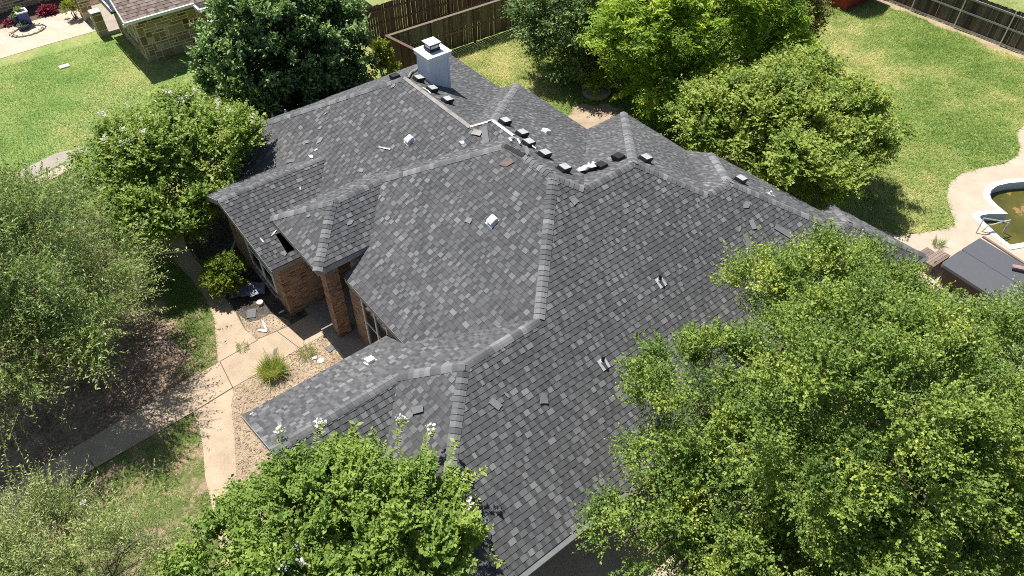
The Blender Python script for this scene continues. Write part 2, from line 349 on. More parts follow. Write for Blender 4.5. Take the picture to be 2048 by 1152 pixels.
bed2 = GP([(466,776),(600,698),(654,667),(720,700),(760,760),(700,850),(620,960),(560,1100),(500,1090),(478,1010),(472,930),(468,860),(463,812)])
sheet('straw_bed', bed2, 0.014, M_STRAW)
sw = GP([(20,352),(110,308),(200,286),(206,304),(120,330),(40,372)])
sheet('pavement', sw, 0.02, M_SLAB)
sw2 = GP([(0,398),(42,374),(122,332),(208,306),(212,316),(130,345),(50,392),(4,416)])
sheet('kerb', sw2, 0.024, M_DRIVE)
sheet('driveway', [(0.0, -16), (6.6, -16), (6.6, 0.75), (0.0, 0.75)], 0.014, M_DRIVE)
deck_out = GP([(1740,452),(1795,472),(1850,466),(1896,458),(1910,453),(1906,436),(1897,415),(1893,396),(1898,368),(1922,348),(1960,337),(2010,328),(2034,313),(2040,296),(2034,276),(2036,262),(2048,252),(2200,250),(2600,400),(2500,700),(2100,760),(1900,700),(1790,600)])
sheet('pool_deck', deck_out, 0.02, M_POOLDECK, [pool_in])
# pool: shell, coping, water
pool = empty('swimming_pool', (float(pc[0]), float(pc[1]), 0), 'kidney shaped pool with white coping and murky green water', 'pool')
mb = MB(); n = len(pool_in)
o_out = pool_out
for i in range(n):
    a, b = pool_in[i], pool_in[(i+1) % n]; ao, bo = o_out[i], o_out[(i+1) % n]
    mb.face([(*ao, .05), (*bo, .05), (*b, .05), (*a, .05)]); mb.face([(*ao, 0.02), (*bo, 0.02), (*bo, .05), (*ao, .05)])
mb.build('coping', M_WHITE, pool)
def pool_wall_mat():
    m_, t, out = mat_new('stained_pool_wall'); co = world_co(t); sp = N(t, 'ShaderNodeSeparateXYZ'); t.links.new(co, sp.inputs[0])
    ad = N(t, 'ShaderNodeMath', operation='ADD'); t.links.new(sp.outputs[2], ad.inputs[0])
    mu = N(t, 'ShaderNodeMath', operation='MULTIPLY'); t.links.new(noise(t, 4, 4, 0.7, co), mu.inputs[0]); mu.inputs[1].default_value = 0.12; t.links.new(mu.outputs[0], ad.inputs[1])
    r_ = ramp(t, [(0.0, (0.16, 0.15, 0.05)), (0.12, (0.32, 0.34, 0.24)), (0.3, (0.50, 0.56, 0.60)), (1.0, (0.60, 0.65, 0.70))])
    mr = N(t, 'ShaderNodeMapRange'); mr.inputs[1].default_value = -0.36; mr.inputs[2].default_value = 0.1; t.links.new(ad.outputs[0], mr.inputs[0]); t.links.new(mr.outputs[0], r_.inputs[0])
    principled(t, out, r_.outputs[0], 0.5); return m_
mb = MB()
for i in range(n):
    a, b = pool_in[i], pool_in[(i+1) % n]
    mb.face([(*a, -1.6), (*b, -1.6), (*b, .05), (*a, .05)])
mb.poly(inset(pool_in, -0.01), -1.6)
mb.build('basin', pool_wall_mat(), pool)
def pool_water_mat():
    m_, t, out = mat_new('murky_water'); co = world_co(t)
    r_ = ramp(t, [(0.3, (0.060, 0.062, 0.010)), (0.7, (0.13, 0.115, 0.020))]); t.links.new(noise(t, 0.8, 4, 0.6, co), r_.inputs[0])
    k = ramp(t, [(0.585, (0, 0, 0)), (0.62, (1, 1, 1))]); t.links.new(noise(t, 2.1, 8, 0.66, co, 0.3), k.inputs[0])
    c = mixc(t, r_.outputs[0], (0.30, 0.185, 0.07), k.outputs[0])
    p = principled(t, out, c, 0.12, 0, 0.5, bump(t, noise(t, 5, 2, 0.5, co), 0.05, 0.02)); return m_
mb = MB(); mb.poly(pool_in, -0.30); o = mb.build('water', pool_water_mat(), pool)

# ------------------------------------------------------------------ the house: roof planes on plan coordinates u (towards the driveway) and v (towards the back), 1.587 m each
SC = 1.587; T = 0.583; GZ = -1.41
u6, v7, u8, u9, v10, u11, v12, u13, v14 = -4.908, -1.43, -1.442, -7.497, 9.416, -5.53, 10.0, -2.409, 10.346
v3, v4, v5, u15, u16, u18, u19, v20 = 8.244, 0.882, 7.633, -12.344, -10.044, -9.409, -4.563, -1.057
def W(u, v, z): return Vector((v*SC, -u*SC, (z-GZ)*SC))
class Pl:
    def __init__(s, kind, c, t=T, z0=0.0): s.kind, s.c, s.t, s.z0 = kind, c, t, z0
    def z(s, u, v):
        return s.z0+s.t*{'-v': v-s.c, '+v': s.c-v, '-u': u-s.c, '+u': s.c-u}[s.kind]
    def grad(s):   # horizontal unit vector pointing upslope, world axes
        return {'-v': Vector((1, 0, 0)), '+v': Vector((-1, 0, 0)), '-u': Vector((0, -1, 0)), '+u': Vector((0, 1, 0))}[s.kind]
    def normal(s):
        g = s.grad(); return Vector((-g.x*s.t, -g.y*s.t, 1)).normalized()
    def hit(s, px, py):
        d = Vector(ray(px, py)); O = Vector(CAM); g = s.grad(); p0 = W(s.c if 'u' in s.kind else 0, s.c if 'v' in s.kind else 0, s.z0)
        nn = s.normal(); k = (p0-O).dot(nn)/d.dot(nn); return O+d*k
P1 = Pl('+u', 0); P2 = Pl('-v', 0); P3 = Pl('+v', v3); P4 = Pl('-v', v4); P5 = Pl('+v', v5); P6 = Pl('-u', u6); P7 = Pl('-v', v7); P8 = Pl('+u', u8)
P9 = Pl('-u', u9); P10 = Pl('+v', v10); P11 = Pl('-u', u11); P12 = Pl('+v', v12); P13 = Pl('-u', u13); P14 = Pl('+v', v14)
P15 = Pl('-u', u15); P16 = Pl('-u', u16); P18 = Pl('-u', u18); P19 = Pl('+u', u19); P20 = Pl('-v', v20)
TG = 0.523; P21 = Pl('+u', -7.538, TG); P22 = Pl('-u', -10.64, TG)
e3, e5 = 0.303, 0.107; E3, E5 = e3/T, e5/T; EZ = 0.75/T
vR1 = (v4+v5)/2; zR1 = T*(vR1-v4); vR2 = v3/2; zR2 = T*vR2; vR3 = (v4+v3)/2; zR3 = T*(vR3-v4)
A = (-zR2/T, vR2); Bp = (u6/2, -u6/2); zc = -T*u6/2; Cp = (u6/2, v7+zc/T); ud = (u6+u8)/2; zd = T*(ud-u6); D = (ud, v7+zd/T)
ug = u9/2; zg = -T*ug; Gp = (ug, v3-zg/T); H = (ug, v10-zg/T); uw = u11/2; W1 = (uw, v10+uw); W2 = (uw, v12+uw); ux = u13/2; X1 = (ux, v12+ux); X2 = (ux, v14+ux)
Lp = (u16+zR1/T, vR1); Np = (u15+zR1/T, vR1); Mp = (u16+zR3/T, vR3); Pp = (u18+zR2/T, vR2); Qv = (u18+zR3/T, vR3)
uq = (u18+u19)/2; zq = T*(uq-u18); Qp = (uq, v20+zq/T); J = (uq, u19-uq)
zp = 0.885; EP = zp/T; PE = (u19-EP, v20+EP); PW = (u18+EP, v20+EP); PI = (u19-EP, EP); PV = (u18+EP, v4+EP)
z2 = 0.522; E2 = z2/T; z6 = 0.158; E6 = z6/T
eave2 = (u6+E2, E2)
planes = [
 (P1, [(0, v7), (0, v14), X2, X1, W2, W1, H, Gp, A, Bp, Cp]),
 (P2, [A, Pp, J, PI, (-5.99, E2), eave2, Bp]),
 (P3, [(u9+E3, v3-E3), (u16+E3, v3-E3), Mp, Qv, Pp, A, Gp]),
 (P9, [(u9+E3, v3-E3), Gp, H, (u9+E3, v10-E3)]),
 (P10, [(u9+E3, v10-E3), H, W1, (u11+E3, v10-E3)]),
 (P11, [(u11+E3, v10-E3), W1, W2, (u11+EZ, v12-EZ)]),
 (P12, [(u11+EZ, v12-EZ), W2, X1, (u13+.5, v12-.5)]),
 (P13, [(u13+.5, v12-.5), X1, X2, (u13+.5, v14-.5)]),
 (P14, [(u13+.5, v14-.5), X2, (0, v14)]),
 (P6, [(u6+E6, -1.78), (ud, -1.78), D, Cp, Bp, eave2, (u6+E6, 0.905)]),
 (P7, [(0, v7), Cp, D, (u8, v7)]),
 (P8, [D, (ud, -1.78), (u8, -1.78), (u8, v7)]),
 (P4, [(u15, v4), Np, Lp, Mp, Qv, (u18+EP, v4+EP), (-7.6, v4+EP), (-7.6, v4)]),
 (P5, [(u15+E5, v5-E5), Np, Lp, (u16+E5, v5-E5)]),
 (P15, [(u15, v4), Np, (u15+E5, v5-E5)]),
 (P16, [(u16+E5, v5-E5), Lp, Mp, (u16+E3, v3-E3)]),
 (P18, [PW, Qp, J, Pp, Qv, PV]),
 (P19, [PE, PI, J, Qp]),
 (P20, [PE, Qp, PW]),
 (P21, [(-9.09, -0.09), (-9.09, 2.27), (-8.09, 1.377), (-8.09, 0.517), (-7.70, 0.517), (-7.70, 0.95), (-7.538, 0.95), (-7.538, 0.08)]),
 (P22, [(-9.09, -0.09), (-10.64, -0.05), (-10.64, v4), (-9.09, 2.27)]),
]
house = empty('brick_house', tuple(W(-6, 4, GZ)), 'brown brick single storey house under a complex grey shingle roof', 'house')

def shingle(mb, deck, pl, wp, expo=0.143, lo=0.075, hi=0.20, dark=0.0):
    g = pl.grad(); nn = pl.normal(); e = Vector((g.y, -g.x, 0)); cs = 1/math.sqrt(1+pl.t**2)
    s_dir = Vector((g.x*cs, g.y*cs, pl.t*cs)); O = wp[0]
    P2d = [((p-O).dot(e), (p-O).dot(s_dir)) for p in wp]
    xs = [p[0] for p in P2d]; ys = [p[1] for p in P2d]
    def clip(poly, ax, val, keep_ge):
        out = []
        for i in range(len(poly)):
            a, b = poly[i-1], poly[i]
            ia = (a[ax] >= val) == keep_ge or a[ax] == val; ib = (b[ax] >= val) == keep_ge or b[ax] == val
            if ia != ib:
                t_ = (val-a[ax])/(b[ax]-a[ax]); q = [a[0]+(b[0]-a[0])*t_, a[1]+(b[1]-a[1])*t_]; q[ax] = val; out.append(tuple(q))
            if ib: out.append(b)
        return out
    y = min(ys); row = 0; ymax = max(ys); phase = random.random()
    while y < ymax:
        rowp = clip(clip(P2d, 1, y, True), 1, y+expo, False)
        if len(rowp) >= 3:
            rx0 = min(p[0] for p in rowp); rx1 = max(p[0] for p in rowp)
            x = rx0-random.random()*0.25; raised = random.random() < 0.5
            while x < rx1:
                w = random.uniform(lo, hi) if raised else random.uniform(lo*0.7, hi*0.75)
                cell = clip(clip(rowp, 0, x, True), 0, x+w, False)
                if len(cell) >= 3:
                    q = random.random()
                    base = (0.07+0.27*random.random()) if not raised else (0.34+0.34*random.random())
                    if raised and q < 0.33: base = 0.66+0.26*random.random()**1.6
                    if (not raised) and q < 0.3: base = 0.30+0.15*random.random()
                    hh = 0.006 if raised else 0.002
                    def pt(c):
                        h = hh+(1-(c[1]-y)/expo)*0.011
                        return O+e*c[0]+s_dir*c[1]+nn*h
                    mb.face([pt(c) for c in cell], [(c[0], c[1]) for c in cell], base+dark)
                    for i in range(len(cell)):
                        a, b = cell[i-1], cell[i]
                        if abs(a[1]-y) < 1e-6 and abs(b[1]-y) < 1e-6 and abs(a[0]-b[0]) > 1e-4:
                            pa, pb = pt(a), pt(b); mb.face([pa-nn*0.018, pb-nn*0.018, pb, pa], None, 0.0)  # butt edge coloured near black to deepen the shadow line under each course
                        elif raised and abs(a[0]-b[0]) < 1e-6 and abs(a[1]-b[1]) > 1e-4:
                            pa, pb = pt(a), pt(b); mb.face([pa-nn*0.006, pb-nn*0.006, pb, pa], None, 0.1)
                x += w; raised = not raised
        y += expo; row += 1
    lo_ = [p-nn*0.018 for p in wp]
    if deck is not None:
        for tr in tessellate_polygon([[Vector((p[0], p[1], 0)) for p in P2d]]):
            deck.face([lo_[i] for i in tr]); deck.face([lo_[i]-Vector((0, 0, 0.12)) for i in tr][::-1])
mbR = MB(); deck = MB()
for pl, poly in planes:
    wp = [W(u, v, pl.z(u, v)) for u, v in poly]
    shingle(mbR, deck, pl, wp)
roof = mbR.build('roof', M_SHINGLE, house)
deck.build('roof_deck', M_DECK, roof)

def caps(a, b, n1, n2, name='ridge_cap', mat=None, width=0.145, lift=0.012, parent=None):
    "overlapping cap shingles from the lower end a to the upper end b between two planes with normals n1, n2"
    a, b = Vector(a), Vector(b); d = (b-a); L = d.length; d.normalize()
    s1 = d.cross(n1); s1 = s1 if s1.z < 0 or abs(s1.z) < 1e-6 and s1.dot(n1-n2) > 0 else -s1
    s2 = d.cross(n2); s2 = s2 if s2.z < 0 else -s2
    up = (n1+n2).normalized(); mb = MB(); x = 0
    while x < L:
        l = min(0.20, L-x+0.04); jit = random.uniform(-0.006, 0.006); tint = random.choice([0.15, 0.3, 0.45, 0.5, 0.6, 0.85, 0.25, 0.7])+random.uniform(-.1, .1)
        def ring(t_, h):
            c = a+d*t_
            return [c+s1*width+n1*(h*0.6+0.008)+d*jit, c+s1*width*0.45+n1*(h+0.006), c+up*(h+0.004), c+s2*width*0.45+n2*(h+0.006), c+s2*width+n2*(h*0.6+0.008)-d*jit]
        r0 = ring(x, lift+0.014); r1 = ring(x+l, lift-0.004); r00 = ring(x, 0.0)
        for k in range(4):
            mb.face([r0[k], r0[k+1], r1[k+1], r1[k]], None, tint); mb.face([r00[k], r00[k+1], r0[k+1], r0[k]], None, 0.0)
        mb.face([r0[0], r1[0], r1[0]-n1*(lift+.01), r0[0]-n1*(lift+.02)], None, 0.05); mb.face([r0[4], r1[4], r1[4]-n2*(lift+.01), r0[4]-n2*(lift+.02)], None, 0.05)
        x += 0.145
    return mb.build(name, mat or M_CAP, parent or house)
def cap(pa, pla, plb, pb, **k):
    ppa = W(*pa, pla.z(*pa)); ppb = W(*pb, pla.z(*pb)); return caps(ppa, ppb, pla.normal(), plb.normal(), **k)
cap(Bp, P1, P2, A)                       # front hip
cap(Bp, P1, P6, Cp)
cap((0, v7), P1, P7, Cp)
cap(D, P6, P7, Cp)
cap((ud, -1.78), P6, P8, D)
cap(Gp, P1, P3, A); cap(Gp, P1, P9, H); cap(W1, P1, P10, H); cap(W1, P1, P11, W2); cap(X1, P1, P12, W2); cap(X1, P1, P13, X2); cap((0, v14), P1, P14, X2)
cap((u9+E3, v10-E3), P9, P10, H); cap((u11+EZ, v12-EZ), P11, P12, W2); cap((u13+.5, v14-.5), P13, P14, X2)
cap((u16+E3, v3-E3), P16, P3, Mp)
cap(A, P2, P3, (Pp[0]+0.45, Pp[1]))
cap(J, P2, P18, (Pp[0]-0.12, Pp[1]-0.12)); cap(Qp, P19, P18, J); cap(PE, P19, P20, Qp); cap(PW, P18, P20, Qp)
cap((u15, v4), P4, P15, (Np[0]-0.05, Np[1]-0.05)); cap((u15+E5, v5-E5), P15, P5, (Np[0]-0.9, Np[1]+0.9))
cap((-9.09, -0.09), P21, P22, (-9.09, 2.2), width=0.11)
# stretches where the caps are missing: bare strips
def strip(a, b, n1, n2, mat, w, name='bare_ridge_strip', label=None):
    a, b = Vector(a), Vector(b); d = (b-a).normalized(); mb = MB(); up = (n1+n2).normalized()
    s1 = d.cross(n1); s1 = s1 if s1.dot(n1-n2) > 0 else -s1
    s2 = d.cross(n2); s2 = s2 if s2.dot(n2-n1) > 0 else -s2
    for i in range(12):
        p, q = a+(b-a)*(i/12), a+(b-a)*((i+1)/12); h = 0.025
        mb.face([p+s1*w+n1*h, p+up*(h+.01), q+up*(h+.01), q+s1*w+n1*h], None, .5); mb.face([p+up*(h+.01), p+s2*w+n2*h, q+s2*w+n2*h, q+up*(h+.01)], None, .5)
    return tag(mb.build(name, mat, house), label)
strip(W(*Np, zR1), W(*Lp, zR1), P4.normal(), P5.normal(), M_FLASH, 0.075, label='long bare beige ridge strip behind the upper left slope')
strip(W(*Lp, zR1), W(*Mp, zR3), P4.normal(), P16.normal(), M_WHITESTRIP, 0.04, label='short white strip on the small rear hip')
strip(W(*Mp, zR3), W(*Qv, zR3), P4.normal(), P3.normal(), M_WHITESTRIP, 0.05, label='white strip ending in the torn ridge')
strip(W(Pp[0]-.05, Pp[1]-.05, zR2-.03), W(Pp[0]+0.42, Pp[1], zR2), P2.normal(), P3.normal(), M_DECK, 0.10, label='short dark uncapped stretch at the left end of the top ridge')

# eaves: fascia boards and soffits
mb = MB(); so = MB()
def fascia(pts, drop=0.17):
    for a, b in zip(pts[:-1], pts[1:]):
        a = Vector(a); b = Vector(b); mb.beam(a-Vector((0, 0, drop/2+0.012)), b-Vector((0, 0, drop/2+0.012)), 0.03, drop)
def ez(u, v, pl): return W(u, v, pl.z(u, v))
fascia([ez(0, v7, P1), ez(0, v14, P1)])
fascia([ez(0, v7, P7), ez(u8, v7, P7)]); fascia([ez(u8, v7, P8), ez(u8, -1.78, P8), ez(ud, -1.78, P8), ez(u6+E6, -1.78, P6), ez(u6+E6, .905, P6)])
fascia([ez(u6+E6, .905, P6), ez(*eave2, P6)])
fascia([ez(*eave2, P2), ez(-5.99, E2, P2), ez(*PI, P2)]); fascia([ez(*PI, P19), ez(*PE, P19), ez(*PW, P20), ez(*PV, P18)])
fascia([ez(-10.64, v4, P22), ez(-10.64, -.05, P22), ez(-9.09, -.09, P21), ez(-7.538, .08, P21), ez(-7.538, v4+.3, P21)])
fascia([ez(-10.64, v4, P4), ez(u15, v4, P4), ez(u15, v5, P15)]); fascia([ez(u15+E5, v5-E5, P5), ez(u16+E5, v5-E5, P5), ez(u16+E3, v3-E3, P3), ez(u9+E3, v3-E3, P3), ez(u9+E3, v10-E3, P9), ez(u11+E3, v10-E3, P10), ez(u11+EZ, v12-EZ, P11), ez(u13+.5, v12-.5, P12), ez(u13+.5, v14-.5, P13), ez(0, v14, P14)])
mb.build('fascia', M_FASCIA, house)
gt = MB(); ga, gb = ez(0, v7, P1), ez(0, v14, P1); gt.beam(ga+Vector((0, -.075, -.07)), gb+Vector((0, -.075, -.07)), .10, .11); gt.beam(ga+Vector((0, -.135, -.02)), gb+Vector((0, -.135, -.02)), .015, .03)
gt.build('gutter', plain('grey_gutter', (.12, .125, .13), .6, var=.15), house)
def soff(pts): so.face(pts)
pz = (zp-GZ)*SC-0.2
so.box(PE[1]*SC, -PE[0]*SC, pz-.02, PE[1]*SC+3.6, -PW[0]*SC, pz+.01)
z1_ = -GZ*SC-0.16
so.box(v7*SC+.02, .02, z1_, v14*SC-.02, .55, z1_+.03)
so.build('soffit', M_SOFFIT, house)

# walls
def wall(mbw, x0, y0, x1, y1, z0, z1, th=0.2):
    d = Vector((x1-x0, y1-y0, 0)); L = d.length; ang = math.atan2(d.y, d.x)
    M = Matrix.Translation((x0, y0, 0)) @ Matrix.Rotation(ang, 4, 'Z'); mbw.box(0, 0, z0, L, th, z1, 0.5, M)
wb = MB()
GWX, GWY = 0.32, 11.98                          # corner of the front left wing
wtop = 2.16
# window openings are made by splitting the wall round them
def wall_open(mbw, x0, y0, x1, y1, z0, z1, s0, s1, h0, h1, th=0.2):
    d = Vector((x1-x0, y1-y0, 0)); L = d.length; ang = math.atan2(d.y, d.x)
    M = Matrix.Translation((x0, y0, 0)) @ Matrix.Rotation(ang, 4, 'Z')
    mbw.box(0, 0, z0, s0, th, z1, .5, M); mbw.box(s1, 0, z0, L, th, z1, .5, M); mbw.box(s0, 0, z0, s1, th, h0, .5, M); mbw.box(s0, 0, h1, s1, th, z1, .5, M)
# front of the left wing faces -X : run from (GWX, 16.4) down to (GWX, GWY)
GWL = 16.35
wall_open(wb, GWX, GWL, GWX, GWY+.2, 0, wtop, GWL-14.65, GWL-12.75, 0.42, 1.98)
wall(wb, GWX, GWY, 1.7, GWY, 0, wtop); wall(wb, 1.7, GWY, 4.2, GWY, 0, 3.3)       # its right hand side, facing the porch
wall(wb, 2.9, GWL, GWX+.0, GWL, 0, wtop)
wb.face([(GWX+.001, 11.98, wtop), (GWX+.001, 14.42, wtop+1.12), (GWX+.001, 16.35, wtop)][::-1], [(11.98, 2.1), (14.42, 3.3), (16.35, 2.1)])
wall(wb, 1.85, 19.15, 1.85, GWL, 0, 2.1); wall(wb, 11.7, 19.15, 1.85, 19.15, 0, 2.1)
P2X, P2Y = 1.56, 9.74
wall_open(wb, P2X, P2Y, P2X, 6.6, 0, 2.93, 0.75, 2.2, 0.55, 2.62)
wall(wb, P2X+.2, P2Y, 4.4, P2Y, 0, 3.4, -0.2)
wall(wb, 4.2, 11.98, 4.2, 9.6, 0, 3.4)
wall(wb, -2.55, 7.05, P2X, 7.05, 0, 2.25, -0.2); wall(wb, -2.55, 7.05, -2.55, 2.7, 0, 2.2)
wb.face([(-2.551, 7.05, 2.2), (-2.551, 5.04, 3.55), (-2.551, 2.7, 2.3)], [(7.05, 2.2), (5.04, 3.55), (2.7, 2.3)])
wall(wb, -2.55, 2.7, -1.9, 2.7, 0, 2.1); wall(wb, -1.9, 2.7, -1.9, 0.45, 0, 2.1)
wall(wb, -1.9, 0.45, 0.6, 0.45, 0, 2.15); wall(wb, 5.6, .45, 15.8, .45, 0, 2.15); wall(wb, 15.8, .45, 15.8, 2.6, 0, 2.1)
wall(wb, 15.6, 2.6, 13.4, 2.6, 0, 2.15); wall(wb, 13.4, 2.6, 13.4, 8.4, 0, 2.4); wall(wb, 13.3, 8.4, 13.3, 11.2, 0, 2.4); wall(wb, 11.9, 11.2, 11.9, 15.4, 0, 2.4)
wall(wb, 11.6, 15.3, 11.6, 19.15, 0, 2.1)
wb.build('wall', M_BRICK, house)
# porch pillar
pb = MB(); cx_, cy_ = 1.09, 10.13
pb.box(cx_, cy_, 0, cx_+.42, cy_+.42, pz); pb.box(cx_-.03, cy_-.03, 0, cx_+.45, cy_+.45, .12)
tag(pb.build('pillar', M_BRICK, house), None)
sl = MB(); sl.box(.78, 8.75, 0, 4.2, 11.97, .09); sl.build('porch_slab', M_SLAB, house)
# garage door under the driveway eave, front door
gd = MB(); gd.box(.6, .62, 0, 5.6, .66, 2.15)
for k in range(1, 5): gd.box(.6, .60, k*.43-.01, 5.6, .62, k*.43+.01)
gd.build('garage_door', M_SOFFIT, house)
fd = MB(); fd.box(4.12, 10.3, .1, 4.2, 11.3, 2.2); tag(fd.build('door', plain('dark_door', (.06, .035, .025), .5), house), None)

def window_x(x, y0, y1, z0, z1, nv, nh, parent, facing=-1, name='window'):
    "window in a wall facing -X"
    fr = MB(); t = .06
    fr.box(x-.03, y0-t, z0-t, x+.05, y1+t, z0); fr.box(x-.03, y0-t, z1, x+.05, y1+t, z1+t); fr.box(x-.03, y0-t, z0, x+.05, y0, z1); fr.box(x-.03, y1, z0, x+.05, y1+t, z1)
    for i in range(1, nv): yy = y0+(y1-y0)*i/nv; fr.box(x-.02, yy-.035, z0, x+.04, yy+.035, z1)
    for i in range(1, nh): zz = z0+(z1-z0)*i/nh; fr.box(x-.015, y0, zz-.02, x+.035, y1, zz+.02)
    f = fr.build(name, M_WHITE, parent)
    gl = MB(); gl.box(x+.005, y0, z0, x+.015, y1, z1); gl.build('pane', M_GLASS, f)
    si = MB(); si.box(x-.12, y0-.12, z0-t-.07, x-.001, y1+.12, z0-t-.002); si.build('sill', M_BRICK, f)
    return f
window_x(GWX, 12.8, 14.6, .50, 1.92, 2, 2, house)
window_x(P2X, 7.62, 8.92, .62, 2.56, 2, 2, house)

# chimney
ua, ub, va, vb, ct = -9.369*1, -8.907, 4.839, 5.338, 2.153
X0, X1_, Y0, Y1 = va*SC, vb*SC, -ub*SC, -ua*SC; zt = (ct-GZ)*SC
ch = MB(); zb = (1.1-GZ)*SC
ch.box(X0, Y0, zb, X1_, Y1, zt)
chim = tag(ch.build('chimney', M_CHIM, house), 'pale blue boxed chimney with a white cap')
tr = MB(); w_ = .06
for (x, y) in ((X0, Y0), (X1_, Y0), (X0, Y1), (X1_, Y1)):
    tr.box(x-.012 if x == X0 else x-w_, y-.012 if y == Y0 else y-w_, zb, x+w_ if x == X0 else x+.012, y+w_ if y == Y0 else y+.012, zt)
tr.build('corner_trim', M_CHIM, chim)
tr = MB(); tr.box(X0-.07, Y0-.07, zt-.03, X1_+.07, Y1+.07, zt+.12); tr.box(X0-.09, Y0-.09, zt+.10, X1_+.09, Y1+.09, zt+.135)
cpo = tr.build('chimney_cap', M_WHITE, chim)
cx_, cy_ = (X0+X1_)/2+.02, (Y0+Y1)/2+.05; zf = zt+.135
fl = MB(); q = .205; fl.box(cx_-q, cy_-q, zf, cx_+q, cy_+q, zf+.05)
for (sx, sy) in ((-1, -1), (1, -1), (-1, 1), (1, 1)): fl.box(cx_+sx*(q-.03)-.012, cy_+sy*(q-.03)-.012, zf+.05, cx_+sx*(q-.03)+.012, cy_+sy*(q-.03)+.012, zf+.27)
fl.box(cx_-q, cy_-q, zf+.05, cx_+q, cy_+q, zf+.085); fl.box(cx_-q-.01, cy_-q-.01, zf+.21, cx_+q+.01, cy_+q+.01, zf+.262)
fl.build('flue_frame', M_BLACK, chim)
fl = MB(); fl.box(cx_-q+.035, cy_-q+.035, zf+.08, cx_+q-.035, cy_+q-.035, zf+.24); fl.build('flue_screen', M_GREYMETAL, chim)
fl = MB(); fl.box(cx_-q-.03, cy_-q-.03, zf+.265, cx_+q+.03, cy_+q+.03, zf+.285); fl.build('flue_lid', M_WHITESTRIP, chim)

# roof vents and pipes
def frame_on(pl, p):
    g = pl.grad(); cs = 1/math.sqrt(1+pl.t**2); s = Vector((g.x*cs, g.y*cs, pl.t*cs)); e = Vector((g.y, -g.x, 0)); nn = pl.normal()
    return Matrix(((e.x, s.x, nn.x, p.x), (e.y, s.y, nn.y, p.y), (e.z, s.z, nn.z, p.z), (0, 0, 0, 1)))
def box_vent(pl, px, py, dark=False, sz=.86):
    p = pl.hit(px, py); M = frame_on(pl, p); a = .155*sz; mb = MB()
    # local: y upslope. Sloping lid coloured lighter as if catching sun; dark opening on the down-slope side
    prof = [(-.17, 0), (-.21, .20), (-.14, .235), (.12, .13), (.16, .11), (.16, 0)]
    for i in range(len(prof)):
        (ya, za), (yb, zb2) = prof[i-1], prof[i]
        mi = 0 if (i == 3) else 1
        mb.face([M@Vector((-a, ya*sz, za*sz)), M@Vector((a, ya*sz, za*sz)), M@Vector((a, yb*sz, zb2*sz)), M@Vector((-a, yb*sz, zb2*sz))], None, .5, 1 if dark else mi)
    for sx in (-a, a): mb.face([M@Vector((sx, y*sz, z*sz)) for y, z in prof], None, .5, 1)
    mb.box(-.20*sz, -.22*sz, .014, .20*sz, .22*sz, .019, .5, M, 1)
    o = mb.build('roof_vent', [M_VENTTOP, M_BLACK], roof)
    return tag(o, 'black box vent' if dark else None)
for px, py, pl, dk in ((792, 158, P15, 1), (835, 162, P5, 0), (862, 183, P5, 0), (892, 205, P5, 0), (1007, 248, P3, 0), (1041, 272, P3, 0), (1054, 291, P3, 0), (1086, 313, P3, 0), (1125, 342, P3, 0),
                       (1204, 337, P9, 1), (1239, 320, P9, 1), (1288, 322, P10, 0), (1478, 364, P12, 0)):
    box_vent(pl, px, py, bool(dk))
def hood_vent(pl, px, py, sz=.85):
    p = pl.hit(px, py); M = frame_on(pl, p); mb = MB()
    mb.box(-.17*sz, -.20*sz, .014, .17*sz, .16*sz, .022, .5, M)
    pr = [(-.12, .03), (-.12, .10), (-.08, .13), (.10, .12), (.14, .08), (.14, .03)]; a = .105
    for i in range(len(pr)):
        (ya, za), (yb, zb2) = pr[i-1], pr[i]; mb.face([M@Vector((-a, ya, za)), M@Vector((a, ya, za)), M@Vector((a, yb, zb2)), M@Vector((-a, yb, zb2))])
    for sx in (-a, a): mb.face([M@Vector((sx, y, z)) for y, z in pr])
    o = mb.build('exhaust_vent', M_WHITE, roof)
    return tag(o, 'white hooded exhaust vent')
def pipe(pl, px, py, r=.045, h=.22, base=True, mat=None):
    p = pl.hit(px, py); M = frame_on(pl, p); mb = MB()
    if base: mb.box(-.125, -.19, .018, .125, .10, .026, .5, M, 0)
    mb.tube([p-Vector((0, 0, .05)), p+Vector((0, 0, .07))], [.085, .06], 10, .5); n0 = len(mb.f)
    mb.tube([p+Vector((0, 0, .05)), p+Vector((0, 0, h))], r, 10, .5)
    for i in range(n0, len(mb.f)): mb.mi[i] = 1
    return mb.build('vent_pipe', [M_GREYMETAL, mat or M_BLACK], roof)
for px, py, pl in ((986, 443, P2), (820, 281, P4), (1092, 266, P3), (741, 724, P6)): hood_vent(pl, px, py)
pipe(P1, 1319, 562); pipe(P1, 1205, 725, h=.26)
pipe(P15, 546, 234, .03, .16, False, M_WHITE); pipe(P15, 572, 226, .03, .16, False, M_WHITE); pipe(P12, 1540, 390, .035, .14, True, M_WHITE)

